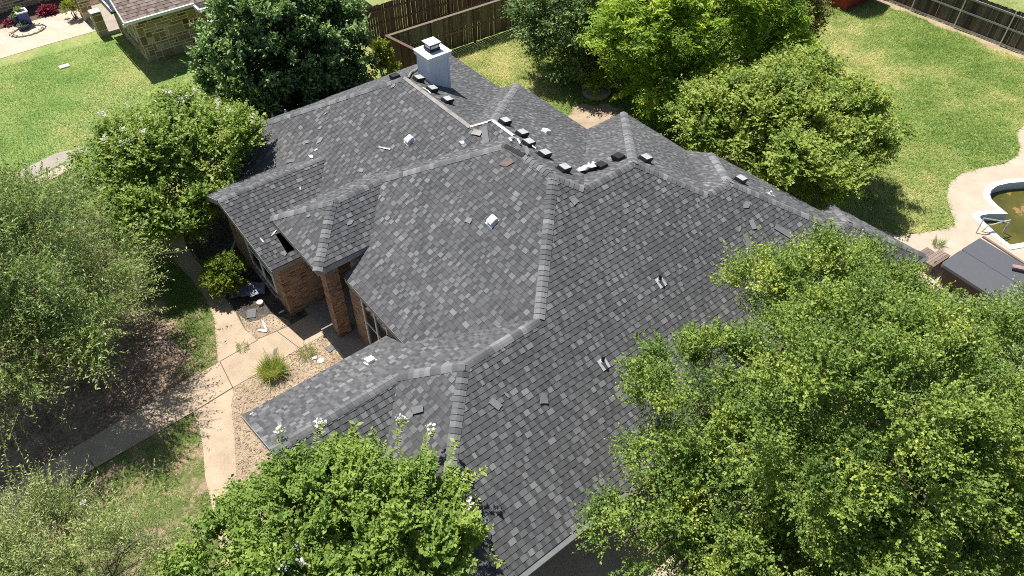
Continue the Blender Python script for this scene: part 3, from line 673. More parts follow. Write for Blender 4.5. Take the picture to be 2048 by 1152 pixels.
# ------------------------------------------------------------------ neighbour's house
nh = empty('stone_house', (6, 34, 0), 'tan stone neighbouring house with a brown shingle roof', 'house')
NE = 2.45
wb = MB()
wall(wb, 2.46, 31.03, 13.0, 31.03, 0, 2.3); wall(wb, 2.46, 34.95, 2.46, 31.23, 0, 2.3); wb.face([(2.46, 31.03, 2.3), (2.46, 33.1, 3.75), (2.46, 34.95, 2.5)][::-1], [(31.03, 2.3), (33.1, 3.75), (34.95, 2.5)])
wall(wb, 4.3, 36.0, 2.46, 33.2, 0, 2.3) if False else None
wb.box(1.40, 37.3, 0, 1.95, 37.85, 2.4); wb.box(1.46, 35.0, 0, 1.92, 35.5, 1.25)
wall(wb, 4.9, 38.5, 4.9, 34.95, 0, 2.4)
wall(wb, -14, 40.9, 3.0, 40.9, 0, 2.6); wall(wb, 3.0, 41.1, 3.0, 37.0, 0, 2.6)
wb.build('wall', M_MORTAR, nh)
sf = MB()
def ashlar(o, d, L, H, nrm):
    "irregular squared stones set in mortar on one wall face"
    o, d, nrm = Vector(o), Vector(d), Vector(nrm); cw, chh = .15, .14; nx, nz = max(1, int(L/cw)), max(1, int(H/chh)); used = [[False]*nz for _ in range(nx)]; cw = L/nx; chh = H/nz
    for i in range(nx):
        for k in range(nz):
            if used[i][k]: continue
            w, h = random.choice([2, 3, 3, 4, 5, 2, 1]), random.choice([1, 2, 2, 3, 1])
            w = min(w, nx-i); h = min(h, nz-k)
            while any(used[i][k+b] for b in range(h)): h -= 1
            while any(used[i+a][k+b] for a in range(w) for b in range(h)): w -= 1
            for a in range(w):
                for b in range(h): used[i+a][k+b] = True
            g0 = .024; x0, x1, z0, z1 = i*cw+g0, (i+w)*cw-g0, k*chh+g0, (k+h)*chh-g0; pr_ = random.uniform(.008, .03); j = lambda: random.uniform(-.008, .008)
            P = [(x0+j(), z0+j()), (x1+j(), z0+j()), (x1+j(), z1+j()), (x0+j(), z1+j())]; t_ = min(1, max(0, random.gauss(.55, .25)))
            Q = [o+d*x+Vector((0, 0, z))+nrm*pr_ for x, z in P]; B_0 = [o+d*x+Vector((0, 0, z)) for x, z in P]
            sf.face(Q, None, t_)
            for a in range(4): sf.face([B_0[a-1], B_0[a], Q[a], Q[a-1]], None, t_*.9)
ashlar((2.46, 31.03, 0), (1, 0, 0), 10.5, 2.3, (0, -1, 0)); ashlar((2.46, 31.03, 0), (0, 1, 0), 3.9, 2.3, (-1, 0, 0))
ashlar((1.40, 37.3, 0), (1, 0, 0), .55, 2.4, (0, -1, 0)); ashlar((1.40, 37.3, 0), (0, 1, 0), .55, 2.4, (-1, 0, 0)); ashlar((1.46, 35.0, 0), (1, 0, 0), .46, 1.25, (0, -1, 0)); ashlar((1.46, 35.0, 0), (0, 1, 0), .5, 1.25, (-1, 0, 0))
ashlar((-14, 40.9, 0), (1, 0, 0), 17, 2.6, (0, -1, 0)); ashlar((4.9, 34.95, 0), (0, 1, 0), 3.5, 2.4, (-1, 0, 0))
sf.build('stone_facing', M_STONE, nh)
nr = MB(); nd = MB()
class NP_(Pl): pass
def nshingle(poly, g, t):
    pl = Pl('-v', 0, t); pl.grad = lambda: Vector((g[0], g[1], 0)); wp = [Vector(p) for p in poly]; shingle(nr, nd, pl, wp, 0.17, .16, .34)
nshingle([(1.95, 30.35, NE), (5.15, 30.35, NE), (7.9, 33.1, NE+1.62), (1.95, 33.1, NE+1.62)], (0, 1), .59)
nshingle([(1.95, 35.85, NE), (1.95, 33.1, NE+1.62), (9, 33.1, NE+1.62), (9, 35.85, NE)], (0, -1), .59)
nshingle([(5.15, 30.35, NE), (5.15, 29.75, NE-.1), (14, 29.75, NE-.1), (14, 35.0, NE+3.0), (9.8, 35.0, NE+3.0)], (0, 1), .585)
nro = nr.build('roof', M_BROWNSH, nh); nd.build('roof_deck', M_DECK, nro)
g_ = MB()
g_.beam((1.9, 30.3, NE-.05), (5.15, 30.3, NE-.05), .12, .13); g_.beam((1.93, 30.3, NE-.03), (1.93, 33.1, NE+1.59), .05, .16); g_.beam((1.9, 30.28, NE-.12), (2.45, 30.9, NE-.12), .14, .12); g_.beam((5.12, 30.35, NE-.1), (5.12, 29.7, NE-.12), .1, .13); g_.beam((5.1, 29.7, NE-.14), (14, 29.7, NE-.14), .12, .13)
g_.build('gutter', M_WHITE, nh)
pf = MB(); pf.box(1.5, 35.1, 0, 4.9, 38.6, .10); pf.box(1.46, 34.97, 0, 4.9, 35.1, .20); pf.build('patio_slab', M_SLAB, nh)
w_o = window_x(2.46, 31.6, 32.6, .9, 1.9, 1, 2, nh)
# patio cover of pale panels on a dark frame
pc_ = empty('panel_awning', (2.1, 33, 0), 'dark framed awning of pale square panels beside the brown roof', 'awning')
fr = MB()
for k in range(7):
    y_ = 31.9+k*.46; pn = MB(); pn.box(1.90, y_, 2.38, 2.36, y_+.41, 2.42); pn.build('panel', M_WHITE, pc_)
fr.beam((1.86, 31.85, 2.36), (1.86, 35.2, 2.36), .06, .12); fr.beam((2.41, 31.85, 2.40), (2.41, 35.2, 2.40), .06, .12)
for k in range(8): fr.beam((1.88, 31.88+k*.46, 2.34), (2.40, 31.88+k*.46, 2.34), .04, .07)
fr.build('frame', M_BLACK, pc_)
sheet('side_walk', GP([(-40, 132), (0, 118), (100, 88), (200, 60), (168, 43), (90, 62), (0, 88), (-40, 98)]), 0.016, M_NWALK)
sheet('gravel_bed', [(-16, 37.2), (1.75, 37.2), (1.75, 39.2), (-16, 39.5)], 0.018, M_GRAVEL)
sheet('mulch_strip', [(-16, 39.3), (1.75, 38.95), (2.9, 38.95), (2.9, 40.9), (-16, 40.9)], 0.022, M_NMULCH)
# planters on a ring of flat stones
c0 = G(56, 62); st = empty('stone_ring', c0, 'ring of flat cream stones round the blue planters', 'stone ring'); k = 17
for i in range(k):
    a = 6.283*i/k; r0 = .66; mb = MB(); M = Matrix.Translation((c0[0]+r0*1.15*math.cos(a), c0[1]+r0*.8*math.sin(a), .03)) @ Matrix.Rotation(a+1.57+random.uniform(-.2, .2), 4, 'Z')
    mb.box(-.15, -.09, -.01, .15, .09, .055, .5, M); mb.build('stone', M_NWALK if i % 5 else M_FLASH, st)
M_BLUE = plain('cobalt_glaze', (.055, .075, .30), .35, var=.2); M_DARKPOT = plain('slate_pot', (.05, .06, .10), .4)
def leaf_ball(mbname, c, r, n, mat, parent, ll=.08, seed=1, flat=.8):
    g = np.random.default_rng(seed); dv = g.normal(size=(n, 3)); dv /= np.linalg.norm(dv, axis=1)[:, None]; dv[:, 2] = np.abs(dv[:, 2])*flat
    P = np.array(c)+dv*np.array(r)*g.uniform(.55, 1.05, (n, 1)); ax = dv+g.normal(size=(n, 3))*.6; ax /= np.linalg.norm(ax, axis=1)[:, None]
    return leaf_mesh(mbname, P, ax, g, ll, ll*.5, np.clip(g.normal(.5, .25, n), 0, 1), mat, parent)
def leaf_mesh(name, P, ax, g, ll, lw, tint, mat, parent=None, upbias=1.5):
    n = len(P); nr_ = g.normal(size=(n, 3))*.6+np.array([0, 0, upbias]); side = np.cross(ax, nr_); side /= np.linalg.norm(side, axis=1)[:, None]+1e-9
    L = (np.asarray(ll)*np.clip(g.lognormal(0, .32, n), .4, 2.0))[:, None] if np.isscalar(ll) else ll[:, None]; Wd = L*(lw/ll if np.isscalar(ll) else .5)
    nn = np.cross(side, ax)
    V = np.empty((n, 4, 3)); V[:, 0] = P; V[:, 1] = P+ax*L*.5+side*Wd*.5; V[:, 2] = P+ax*L-nn*L*.12; V[:, 3] = P+ax*L*.5-side*Wd*.5
    F = np.arange(n*4).reshape(n, 4); return mesh_np(name, V.reshape(-1, 3), F, tint, mat, parent)
t_ = G(55, 50); pl_ = empty('tall_planter', t_, 'tall square cobalt blue planter with a small green plant', 'planter')
mb = MB(); mb.box(t_[0]-.24, t_[1]-.24, 0, t_[0]+.24, t_[1]+.24, .72); mb.build('pot', M_BLUE, pl_)
mb = MB()
for a, b in (((-.27, -.27), (.27, -.19)), ((-.27, .19), (.27, .27)), ((-.27, -.19), (-.19, .19)), ((.19, -.19), (.27, .19))): mb.box(t_[0]+a[0], t_[1]+a[1], .72, t_[0]+b[0], t_[1]+b[1], .77)
mb.build('rim', M_WHITE, pl_); leaf_ball('plant', (t_[0]-.1, t_[1]+.1, .75), (.13, .13, .22), 160, M_YELLOWLEAF, pl_, .09)
for (px, py, r_, h_, lab) in ((35, 48, .22, .45, 'round slate blue planter with silver plant behind the low bowl'), (50, 58, .30, .26, 'low dark bowl planter nearest the walk')):
    b_ = G(px, py); e_ = empty('round_planter', b_, lab, 'planter'); mb = MB(); mb.lathe([(r_*.7, 0), (r_, h_), (r_*.86, h_), (r_*.8, h_-.06), (0, h_-.06)], 18, c=b_); mb.build('pot', M_DARKPOT, e_)
    leaf_ball('plant', (b_[0], b_[1], h_-.04), (r_*.7, r_*.7, .08), 120, M_GREYLEAF, e_, .09, 5)

# ------------------------------------------------------------------ fences
def fence(name, label, a, b, h, mat, railmat, side=1, board=.14, gap=.012, posts=2.4, top_cap=False, rails=(.35, 1.0, 1.6), z0=0.02, steel=False):
    a = Vector((*a, 0)); b = Vector((*b, 0)); d = b-a; L = d.length; ang = math.atan2(d.y, d.x); e = empty(name, tuple(a), label, 'fence')
    M = Matrix.Translation(a) @ Matrix.Rotation(ang, 4, 'Z'); mb = MB(); x = 0
    while x < L:
        w = min(board*random.uniform(.93, 1.05), L-x); hh = h+random.uniform(-.035, .02); t_ = random.random(); lean = random.uniform(-.006, .006)
        mb.box(x, -.009+lean, z0+random.uniform(0, .03), x+w-gap*random.uniform(.3, 1.8), .009+lean, hh, t_, M); x += w
    mb.build('boards', mat, e)
    for z in rails:
        rb = MB(); x = 0
        while x < L: l = min(posts, L-x); rb.box(x+.01, side*.012, z-.045, x+l-.01, side*.055, z+.045, random.random(), M); x += posts
        rb.build('rail', railmat, e)
    x = 0
    while x <= L+.01:
        pb_ = MB()
        if steel: pb_.tube([M@Vector((x, side*.085, 0)), M@Vector((x, side*.085, h+.02))], .03, 8)
        else: pb_.box(x-.05, side*.012, 0, x+.05, side*.11, h+.04, random.random(), M)
        pb_.build('post', M_GREYMETAL if steel else railmat, e); x += posts
    if top_cap:
        c_ = MB(); c_.box(0, -.07, h, L, .09, h+.035, .6, M); c_.build('top_rail', railmat, e)
    return e
fence('board_fence', 'weathered tan board fence along the back lawn, with posts and a top rail', (11.15, 23.3), (27.5, 22.6), 1.72, M_FENCE_GREY, M_FENCE_GREY, -1, top_cap=True, rails=(.85,))
fence('board_fence', 'tall red brown board fence standing behind the weathered one', (11.6, 26.0), (30, 25.3), 1.9, M_FENCE_RED, M_FENCE_GREY, -1, rails=(.35, .95, 1.6))
fence('board_fence', 'short dark red board fence running from the corner towards the chimney', (11.15, 23.3), (11.75, 19.6), 1.76, M_FENCE_RED, M_FENCE_RED, 1, top_cap=True, rails=(.5,))
fence('board_fence', 'dark board fence with bleached rails and steel posts beside the big lawn', (36.35, 26.0), (36.35, -8.0), 1.80, M_FENCE_DARK, M_RAIL, -1, gap=.005, rails=(.12, .92, 1.58), posts=2.42, steel=True)
# leaning palette-like rack against the fence
rk = empty('slatted_rack', (15.1, 22.9, 0), 'small slatted rack leaning on the weathered fence', 'rack')
mb = MB(); a = Vector(G(897, 92, 0)); b = a+Vector((.55, .38, 1.0))
sdv = Vector((.5, -.2, 0))
for k in range(2): mb.beam(a+sdv*k*.9, b+sdv*k*.9, .05, .05)
mb.build('side_rail', M_BLACK, rk)
for k in range(4): mb = MB(); q = a+(b-a)*(.12+.25*k); mb.beam(q, q+sdv*.9, .10, .02); mb.build('slat', M_RAIL, rk)

# shed at the far end of the lawn (only its corner shows)
shp = G(1688, 24)
sh = empty('garden_shed', shp, 'dark red shed whose corner shows behind the bronze tree', 'shed'); mb = MB(); sx, sy = G(1690, 24)[0], G(1690, 24)[1]
mb.box(sx, sy, 0, sx+2.4, sy+3.0, 1.9); mb.build('wall', plain('barn_red', (.26, .035, .02), .7), sh)
mb = MB(); mb.face([(sx-.15, sy-.15, 1.88), (sx-.15, sy+3.15, 1.88), (sx+1.2, sy+3.15, 2.6), (sx+1.2, sy-.15, 2.6)]); mb.face([(sx+2.55, sy-.15, 1.88), (sx+1.2, sy-.15, 2.6), (sx+1.2, sy+3.15, 2.6), (sx+2.55, sy+3.15, 1.88)]); mb.face([(sx, sy, 1.9), (sx+2.4, sy, 1.9), (sx+1.2, sy, 2.55)]); mb.build('roof', M_BROWNSH, sh)

# ------------------------------------------------------------------ hot tub, its steps, pool rail, board
hA, hB, hC = G(1903, 517, .85), G(1960, 478, .85), G(2090, 556, .85)
A_, B_, C_ = Vector(hA), Vector(hB), Vector(hC)
e1 = (C_-B_); e1.z = 0; e1.normalize(); e2v = Vector((e1.y, -e1.x, 0)); e2v = e2v if e2v.dot(A_-B_) > 0 else -e2v
Wd = 2.2; O_ = B_.copy(); O_.z = 0
tub = empty('hot_tub', tuple(O_+e1*1.1+e2v*1.1), 'square hot tub under a dark grey folding cover', 'hot tub')
Mt = Matrix(((e1.x, e2v.x, 0, O_.x), (e1.y, e2v.y, 0, O_.y), (0, 0, 1, 0), (0, 0, 0, 1)))
def rrect(x0, y0, x1, y1, r, n=6):
    out = []
    for (cx, cy, s) in ((x1-r, y1-r, 0), (x0+r, y1-r, 90), (x0+r, y0+r, 180), (x1-r, y0+r, 270)):
        for k in range(n+1): a = R(s+90*k/n); out.append((cx+r*math.cos(a), cy+r*math.sin(a)))
    return out
def prism(mb, outl, z0, z1, M, top_z=None):
    n = len(outl); tz = top_z or (lambda x, y: z1)
    mb.face([M@Vector((x, y, tz(x, y))) for x, y in outl])
    for i in range(n):
        a, b = outl[i], outl[(i+1) % n]; mb.face([M@Vector((*a, z0)), M@Vector((*b, z0)), M@Vector((*b, tz(*b))), M@Vector((*a, tz(*a)))])
mb = MB(); prism(mb, rrect(.08, .08, Wd-.08, Wd-.08, .2), 0, .74, Mt); mb.build('cabinet', plain('dark_brown_cabinet', (.045, .028, .022), .6), tub)
for k in range(2):
    mb = MB(); y0 = k*Wd/2+.008; y1 = (k+1)*Wd/2-.008
    o_l = rrect(-.03, -.03 if k == 0 else y0, Wd+.03, y1 if k == 0 else Wd+.03, .05 if k == 0 else .12)
    prism(mb, o_l, .74, .86, Mt, lambda x, y: .86+.05*(1-abs(y-Wd/2)/(Wd/2)))
    mb.build('cover', plain('charcoal_vinyl_'+'ab'[k], (.105, .108, .118), .42, spec=.5, var=.06), tub)
mb = MB(); prism(mb, rrect(-.035, -.035, Wd+.035, Wd+.035, .14), .69, .75, Mt); mb.build('skirt', M_BLACK, tub)
st = empty('tub_steps', G(1885, 548), 'weathered wooden steps beside the hot tub', 'steps')
s0 = Vector(G(1862, 560, .2)); dirs = (Vector(G(1900, 575, .2))-Vector(G(1868, 545, .2)))
for k in range(2):
    a = s0+e1*0+(-e2v)*(-.0)+Vector((0, 0, 0)); hgt = .25+.22*k
    Ms = Mt @ Matrix.Translation((-1.05+.42*k, 1.1, 0))
    mb = MB()
    for j in range(4): mb.box(j*.105, 0, hgt-.03, j*.105+.095, 1.0, hgt, random.random(), Ms)
    mb.build('tread', M_STEPWOOD, st)
    for yy in (.03, .93): mb = MB(); mb.box(0.01, yy, .02, .40, yy+.03, hgt-.035, .3, Ms); mb.build('stringer', M_STEPWOOD, st)
bd = MB(); p0, p1 = Vector(G(2024, 533, .98)), Vector(G(2085, 546, .98)); bd.beam(p0, p1, .19, .03); bd.beam(p0+Vector((0, 0, .03)), p1+Vector((0, 0, .03)), .17, .03)
tag(bd.build('plank', plain('pink_brown_paint', (.30, .21, .20), .7), None), 'pinkish brown plank lying on the hot tub cover', 'plank')
bd = MB(); p0, p1 = Vector(G(1966, 473, .05)), Vector(G(2100, 560, .05)); bd.beam(p0, p1, .09, .05); o = bd.build('cover_lifter', M_STEPWOOD, None); tag(o, 'long brown bar lying between hot tub and pool', 'bar')
hr = empty('pool_rail', G(1965, 455), 'bent stainless handrail at the corner of the pool', 'handrail')
for dx in (0, 1):
    a = Vector(G(1952, 466, .02)) if dx == 0 else Vector(G(1963, 463, .02)); tip = Vector(G(2018, 446, .30)) if dx == 0 else Vector(G(2021, 440, .30))
    top0 = Vector(G(1968, 436, .62)) if dx == 0 else Vector(G(1978, 451, .30))
    mb = MB(); mb.tube([a, a*.5+top0*.5, top0, top0*.75+tip*.25, top0*.25+tip*.75+Vector((0, 0, .02)), tip, tip-Vector((0, 0, .5))], .024, 8); mb.build('rail_tube', M_GREYMETAL, hr)

# ------------------------------------------------------------------ trees, shrubs, grass
def unit(v): return v/(np.linalg.norm(v, axis=-1, keepdims=True)+1e-9)
def crown(parent, name, blobs, mat, seed, clumps, rc, ns, nl, ll, lw, slen, droop=.15, up=.5, out=.9, jit=.55, rank=False, tmean=.42, tvar=.13, twig=0, inner=.22, tsun=.0, zmin=-.55, fill=0, lobes=5.0, ltv=.10, ub=1.15, shell=.35):
    g = np.random.default_rng(seed); B = np.array(blobs, float); vol = (B[:, 3]*B[:, 4]+B[:, 3]*B[:, 5]+B[:, 4]*B[:, 5]); pr = vol/vol.sum()
    # each limb's mass breaks up into lobes with gaps between them
    LB = []
    for q in B:
        nl_q = max(4, int(lobes*(q[3]*q[4])**.5)); dq = unit(g.normal(size=(nl_q, 3))); dq[dq[:, 2] < -.35, 2] *= -1
        for d_ in dq:
            k_ = g.uniform(.30, .50); LB.append([*(q[:3]+d_*q[3:6]*(1.02-k_)), *(q[3:6]*k_*np.array([1.05, 1.05, .9])), g.normal(0, ltv)])
    for q in B: LB.append([*q[:3], *(q[3:6]*.90), 0.0])
    LB = np.array(LB); lp = LB[:, 3]*LB[:, 4]; lp[-len(B):] *= shell; lp /= lp.sum(); bi = g.choice(len(LB), clumps, p=lp); b = LB[bi]
    dv = unit(g.normal(size=(clumps, 3))); lowz = dv[:, 2] < zmin; dv[lowz, 2] *= -1
    rr = np.where(g.random(clumps) < inner, g.uniform(.35, .8, clumps), g.uniform(.84, 1.03, clumps))[:, None]
    cc = b[:, :3]+dv*b[:, 3:6]*rr
    # drop clumps buried deep in another blob
    keep = np.ones(clumps, bool)
    for q in B:
        dd = np.linalg.norm((cc-q[:3])/q[3:6], axis=1); keep &= ~((dd < .62) & (g.random(clumps) < .75))
    for q in LB[:-len(B)]:
        dd = np.linalg.norm((cc-q[:3])/q[3:6], axis=1); keep &= ~((dd < .7) & (g.random(clumps) < .6))
    keep &= cc[:, 2] > .25
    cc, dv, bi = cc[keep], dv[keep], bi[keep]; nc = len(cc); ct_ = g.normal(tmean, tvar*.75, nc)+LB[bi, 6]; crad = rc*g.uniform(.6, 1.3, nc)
    ci = np.repeat(np.arange(nc), ns); S_ = len(ci)
    ld = unit(g.normal(size=(S_, 3)))
    st_ = cc[ci]+ld*crad[ci][:, None]*g.uniform(.1, .75, (S_, 1))*np.array([1, 1, .7])
    sdir = unit(dv[ci]*out+np.array([0, 0, up])+ld*jit+g.normal(size=(S_, 3))*.25)
    L = slen*g.uniform(.45, 1.25, S_)
    tt = (np.arange(nl)+.6)/nl
    P = st_[:, None, :]+sdir[:, None, :]*(L[:, None]*tt)[:, :, None]; P[:, :, 2] -= droop*(L[:, None]**1.0)*tt**2
    tang = unit(sdir[:, None, :]+np.array([0, 0, -1.])*(2*droop*tt)[None, :, None])
    if rank:
        s0_ = unit(np.cross(sdir, g.normal(size=(S_, 3))*.35+np.array([0, 0, 1.]))); sg = np.where(np.arange(nl) % 2 == 0, 1., -1.)
        ax = unit(tang*.55+s0_[:, None, :]*sg[None, :, None]+g.normal(size=(S_, nl, 3))*.18)
    else: ax = unit(tang*.6+g.normal(size=(S_, nl, 3))*.75)
    tint = (ct_[ci][:, None]+g.normal(0, .10, (S_, nl))+tt[None, :]*tsun).ravel()  # tsun lightens leaves towards shoot tips, sunlit highlights put into the tint
    P = P.reshape(-1, 3); ax = ax.reshape(-1, 3)
    if fill:
        fb = B[g.choice(len(B), fill, p=pr)]; fp_ = fb[:, :3]+unit(g.normal(size=(fill, 3)))*fb[:, 3:6]*(g.random(fill)**.45*.72)[:, None]
        P = np.concatenate([P, fp_]); ax = np.concatenate([ax, unit(g.normal(size=(fill, 3))*np.array([1, 1, .5]))]); tint = np.concatenate([tint, g.normal(tmean, tvar, fill)])
    ok = P[:, 2] > .04; P, ax, tint = P[ok], ax[ok], tint[ok]
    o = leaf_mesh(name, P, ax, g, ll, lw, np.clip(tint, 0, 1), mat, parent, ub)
    if twig:
        k = g.random(S_) < twig; a = st_[k]; d_ = sdir[k]; l_ = L[k]; b_ = a+d_*(l_*.92)[:, None]; b_[:, 2] -= droop*l_*.85; a = a-d_*(l_*.25)[:, None]
        sv = unit(np.cross(d_, g.normal(size=d_.shape)))*.006; V = np.stack([a-sv, a+sv, b_+sv*.4, b_-sv*.4], 1).reshape(-1, 3)
        mesh_np('twigs', V, np.arange(len(V)).reshape(-1, 4), np.full(len(V)//4, .5), M_TWIG, parent)
    return o, cc, st_, sdir, L
def trunk(parent, base, blobs, r0, split, seed, mat=None, cc=None, multi=1):
    g = np.random.default_rng(seed); mb = MB(); B = np.array(blobs, float); base = np.array(base)
    zc = B[:, 2].min()
    for s in range(multi):
        off = np.array([math.cos(s*2.4), math.sin(s*2.4), 0])*r0*(1.8 if multi > 1 else 0)
        top = base+off*2.5+np.array([g.normal(0, .1), g.normal(0, .1), split]); mid = (base+off+top)/2+np.array([g.normal(0, .08), g.normal(0, .08), 0])
        rr0 = r0/(1 if multi == 1 else 1.4)
        mb.tube([base+off-np.array([0, 0, .1]), base+off+np.array([0, 0, .15]), mid, top], [rr0*1.45, rr0*1.05, rr0*.85, rr0*.7], 9)
        for i, b in enumerate(B):
            if multi > 1 and i % multi != s and len(B) > 1: continue
            c = b[:3]; m1 = top*.55+c*.45+g.normal(size=3)*.2; mb.tube([top, m1, c], [rr0*.55, rr0*.4, rr0*.25], 7)
            n_ = 6
            for k in range(n_):
                dv = unit(g.normal(size=3)+np.array([0, 0, .5])); e_ = c+dv*b[3:6]*.85; st_ = m1*.4+c*.6 if k % 2 else c
                mb.tube([st_, (st_+e_)/2+g.normal(size=3)*.15, e_], [rr0*.22, rr0*.14, rr0*.05], 5, cap=False)
    if cc is not None:
        for c in cc[g.choice(len(cc), min(len(cc), 70), replace=False)]:
            j = np.argmin(np.linalg.norm(B[:, :3]-c, axis=1)); s_ = B[j, :3]; mb.tube([s_, (s_+c)/2+g.normal(size=3)*.12, c], [r0*.12, r0*.08, .012], 4, cap=False)
    return mb.build('trunk', mat or M_BARK, parent)
def tree(name, label, cat, base, blobs, mat, seed, r0=.16, split=1.5, multi=1, **kw):
    e = empty(name, tuple(base), label, cat); o, cc, st_, sdir, L = crown(e, 'crown', blobs, mat, seed, **kw); trunk(e, base, blobs, r0, split, seed, cc=cc, multi=multi); return e, cc, st_, sdir, L
def blossoms(parent, st_, sdir, L, n, seed, zq=.80, pts=None):
    g = np.random.default_rng(seed); tips = st_+sdir*L[:, None]*1.02; idx = np.argsort(tips[:, 2]+g.normal(0, .25, len(tips)))[::-1][:int(len(tips)*(1-zq))]
    idx = g.choice(idx, n, replace=False)
    for i in idx:
        p = tips[i]; k = 60; P = p+g.normal(size=(k, 3))*np.array([.045, .045, .065]); ax = unit(g.normal(size=(k, 3)))
        leaf_mesh('blossom', P, ax, g, .05, .045, g.random(k), M_BLOSSOM, parent)

def bl(px, py, z, rx, ry, rz): p = G(px, py, z); return (p[0], p[1], z, rx, ry, rz)
# big live oak lower right and the grey green tree behind it
tree('oak_tree', 'large bright green oak overhanging the driveway side of the roof', 'tree', (7.0, -4.2, 0),
     [(4.9,-.4,4.5,2.0,1.8,1.7),(4.0,-3.0,3.5,1.7,1.6,1.4),(4.2,-4.0,3.3,1.7,1.7,1.4),(2.7,-1.3,3.5,1.2,1.2,1.1),(2.4,-2.4,2.6,1.2,1.2,1.0),(3.4,-3.6,2.6,1.5,1.5,1.2),(6.3,-2.9,6.0,2.7,2.5,2.2),(4.4,-1.7,4.1,1.7,1.7,1.6),(8.1,-.4,5.2,2.3,1.7,1.8),(9.9,-1.0,4.6,2.2,1.7,1.8),(11.4,-1.5,3.6,1.9,1.5,1.4),(6.2,-3.9,3.2,2.6,2.4,1.6),(5.0,-4.6,4.2,2.5,2.3,2.0),(8.6,-4.7,5.4,2.7,2.5,2.0),(3.4,-3.3,3.0,1.6,1.6,1.3),(7.0,-6.8,3.6,3,2.4,2),(10.0,-6.6,3.8,2.6,2.4,1.9)],
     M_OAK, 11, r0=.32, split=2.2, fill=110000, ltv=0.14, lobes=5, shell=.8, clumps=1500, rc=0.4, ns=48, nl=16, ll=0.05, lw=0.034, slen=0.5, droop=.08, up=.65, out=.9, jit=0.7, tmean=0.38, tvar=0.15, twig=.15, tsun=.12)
tree('oak_tree', 'grey green oak standing right of the big one, by the hot tub', 'tree', (13.2, -4.6, 0),
     [(13.6,-4.9,3.6,2.6,2.0,1.6),(11.9,-3.3,3.3,1.8,1.6,1.3),(15.6,-5.4,3.2,2.2,1.9,1.4),(12.6,-6.4,3.4,2.6,2.1,1.6),(11.4,-2.2,3.0,1.4,1.2,1.1)],
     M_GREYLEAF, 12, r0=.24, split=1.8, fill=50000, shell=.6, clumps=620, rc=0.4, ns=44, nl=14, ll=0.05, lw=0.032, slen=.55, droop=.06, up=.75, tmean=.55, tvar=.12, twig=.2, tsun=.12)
# crape myrtles
e, cc, st_, sdir, L = tree('crape_myrtle', 'lush green crape myrtle with white blossoms in front of the front gable', 'tree', (-2.9, 2.5, 0),
     [(-2.9,2.7,3.0,2.0,1.9,1.6),(-1.5,1.6,3.1,1.5,1.5,1.4),(-4.2,3.5,2.6,1.5,1.5,1.3),(-2.2,3.7,2.8,1.2,1.0,1.15),(-3.4,1.2,2.8,1.9,1.6,1.4),(-4.9,2.3,2.3,1.5,1.6,1.2),(-5.3,4.0,1.9,1.0,1.0,.9)],
     M_MYRTLE, 21, r0=.09, split=1.1, multi=4, fill=14000, clumps=640, rc=0.28, ns=22, nl=18, ll=0.072, lw=.046, slen=.50, droop=.05, up=.7, out=.9, jit=.5, rank=True, tmean=.45, tvar=.13, tsun=.15)
blossoms(e, st_, sdir, L, 3, 1)
def frond(parent, a, b, seed, blossom=True, mat=M_MYRTLE):
    g = np.random.default_rng(seed); a, b = np.array(a), np.array(b); L_ = np.linalg.norm(b-a); n_ = int(L_/.022); t_ = np.linspace(0, 1, n_); d_ = (b-a)/L_
    P = a+(b-a)*t_[:, None]; P[:, 2] += .12*np.sin(t_*2.2)*L_; s0_ = unit(np.cross(d_, np.array([.1, 0, 1.]))); sg = np.where(np.arange(n_) % 2 == 0, 1., -1.)
    ax = unit(d_*.5+s0_*sg[:, None]+g.normal(size=(n_, 3))*.15); o = leaf_mesh('shoot', P, ax, g, .10, .05, np.clip(g.normal(.75, .1, n_), 0, 1), mat, parent)
    if blossom:
        k = 34; Q = P[-1]+g.normal(size=(k, 3))*np.array([.045, .045, .06]); leaf_mesh('blossom', Q, unit(g.normal(size=(k, 3))), g, .05, .045, g.random(k), M_BLOSSOM, parent)
for i_, (x0, y0, z0_, x1, y1, z1q, bq) in enumerate(((885, 965, 3.6, 912, 885, 4.1, 0), (905, 985, 3.5, 938, 942, 3.9, 0), (915, 990, 3.5, 972, 938, 3.9, 0), (795, 905, 3.9, 802, 842, 4.4, 1), (845, 905, 3.9, 862, 862, 4.3, 1), (705, 900, 4.0, 712, 852, 4.4, 0),
    (630, 900, 4.0, 640, 850, 4.3, 1), (560, 915, 3.6, 562, 862, 4.0, 1), (930, 1070, 3.4, 940, 1012, 4.0, 1), (940, 1090, 3.3, 965, 1055, 3.7, 0), (975, 1110, 3.2, 1005, 1130, 3.3, 0), (760, 890, 4.0, 742, 862, 4.3, 0))):
    frond(e, G(x0, y0, z0_), G(x1, y1, z1q), 200+i_, bool(bq))
e, cc, st_, sdir, L = tree('crape_myrtle', 'broad crape myrtle with white blossoms by the left corner of the roof', 'tree', (-.9, 18.6, 0),
     [(-.6,18.6,2.7,2.0,1.9,1.5),(.9,18.2,2.7,1.4,1.5,1.25),(-1.4,20.1,2.3,1.5,1.4,1.2),(-1.6,17.2,2.0,1.5,1.5,1.3),(.7,20.0,2.6,1.4,1.3,1.3),(-.2,16.9,1.9,1.2,1.0,1.0),(1.6,17.6,3.1,.95,1.1,.85)],
     M_MYRTLE, 22, r0=.10, split=1.0, multi=4, fill=14000, clumps=560, rc=.36, ns=20, nl=14, ll=.088, lw=.056, slen=.62, droop=.10, up=.6, rank=True, tmean=.50, tvar=.15, tsun=.18)
blossoms(e, st_, sdir, L, 26, 2, .6)
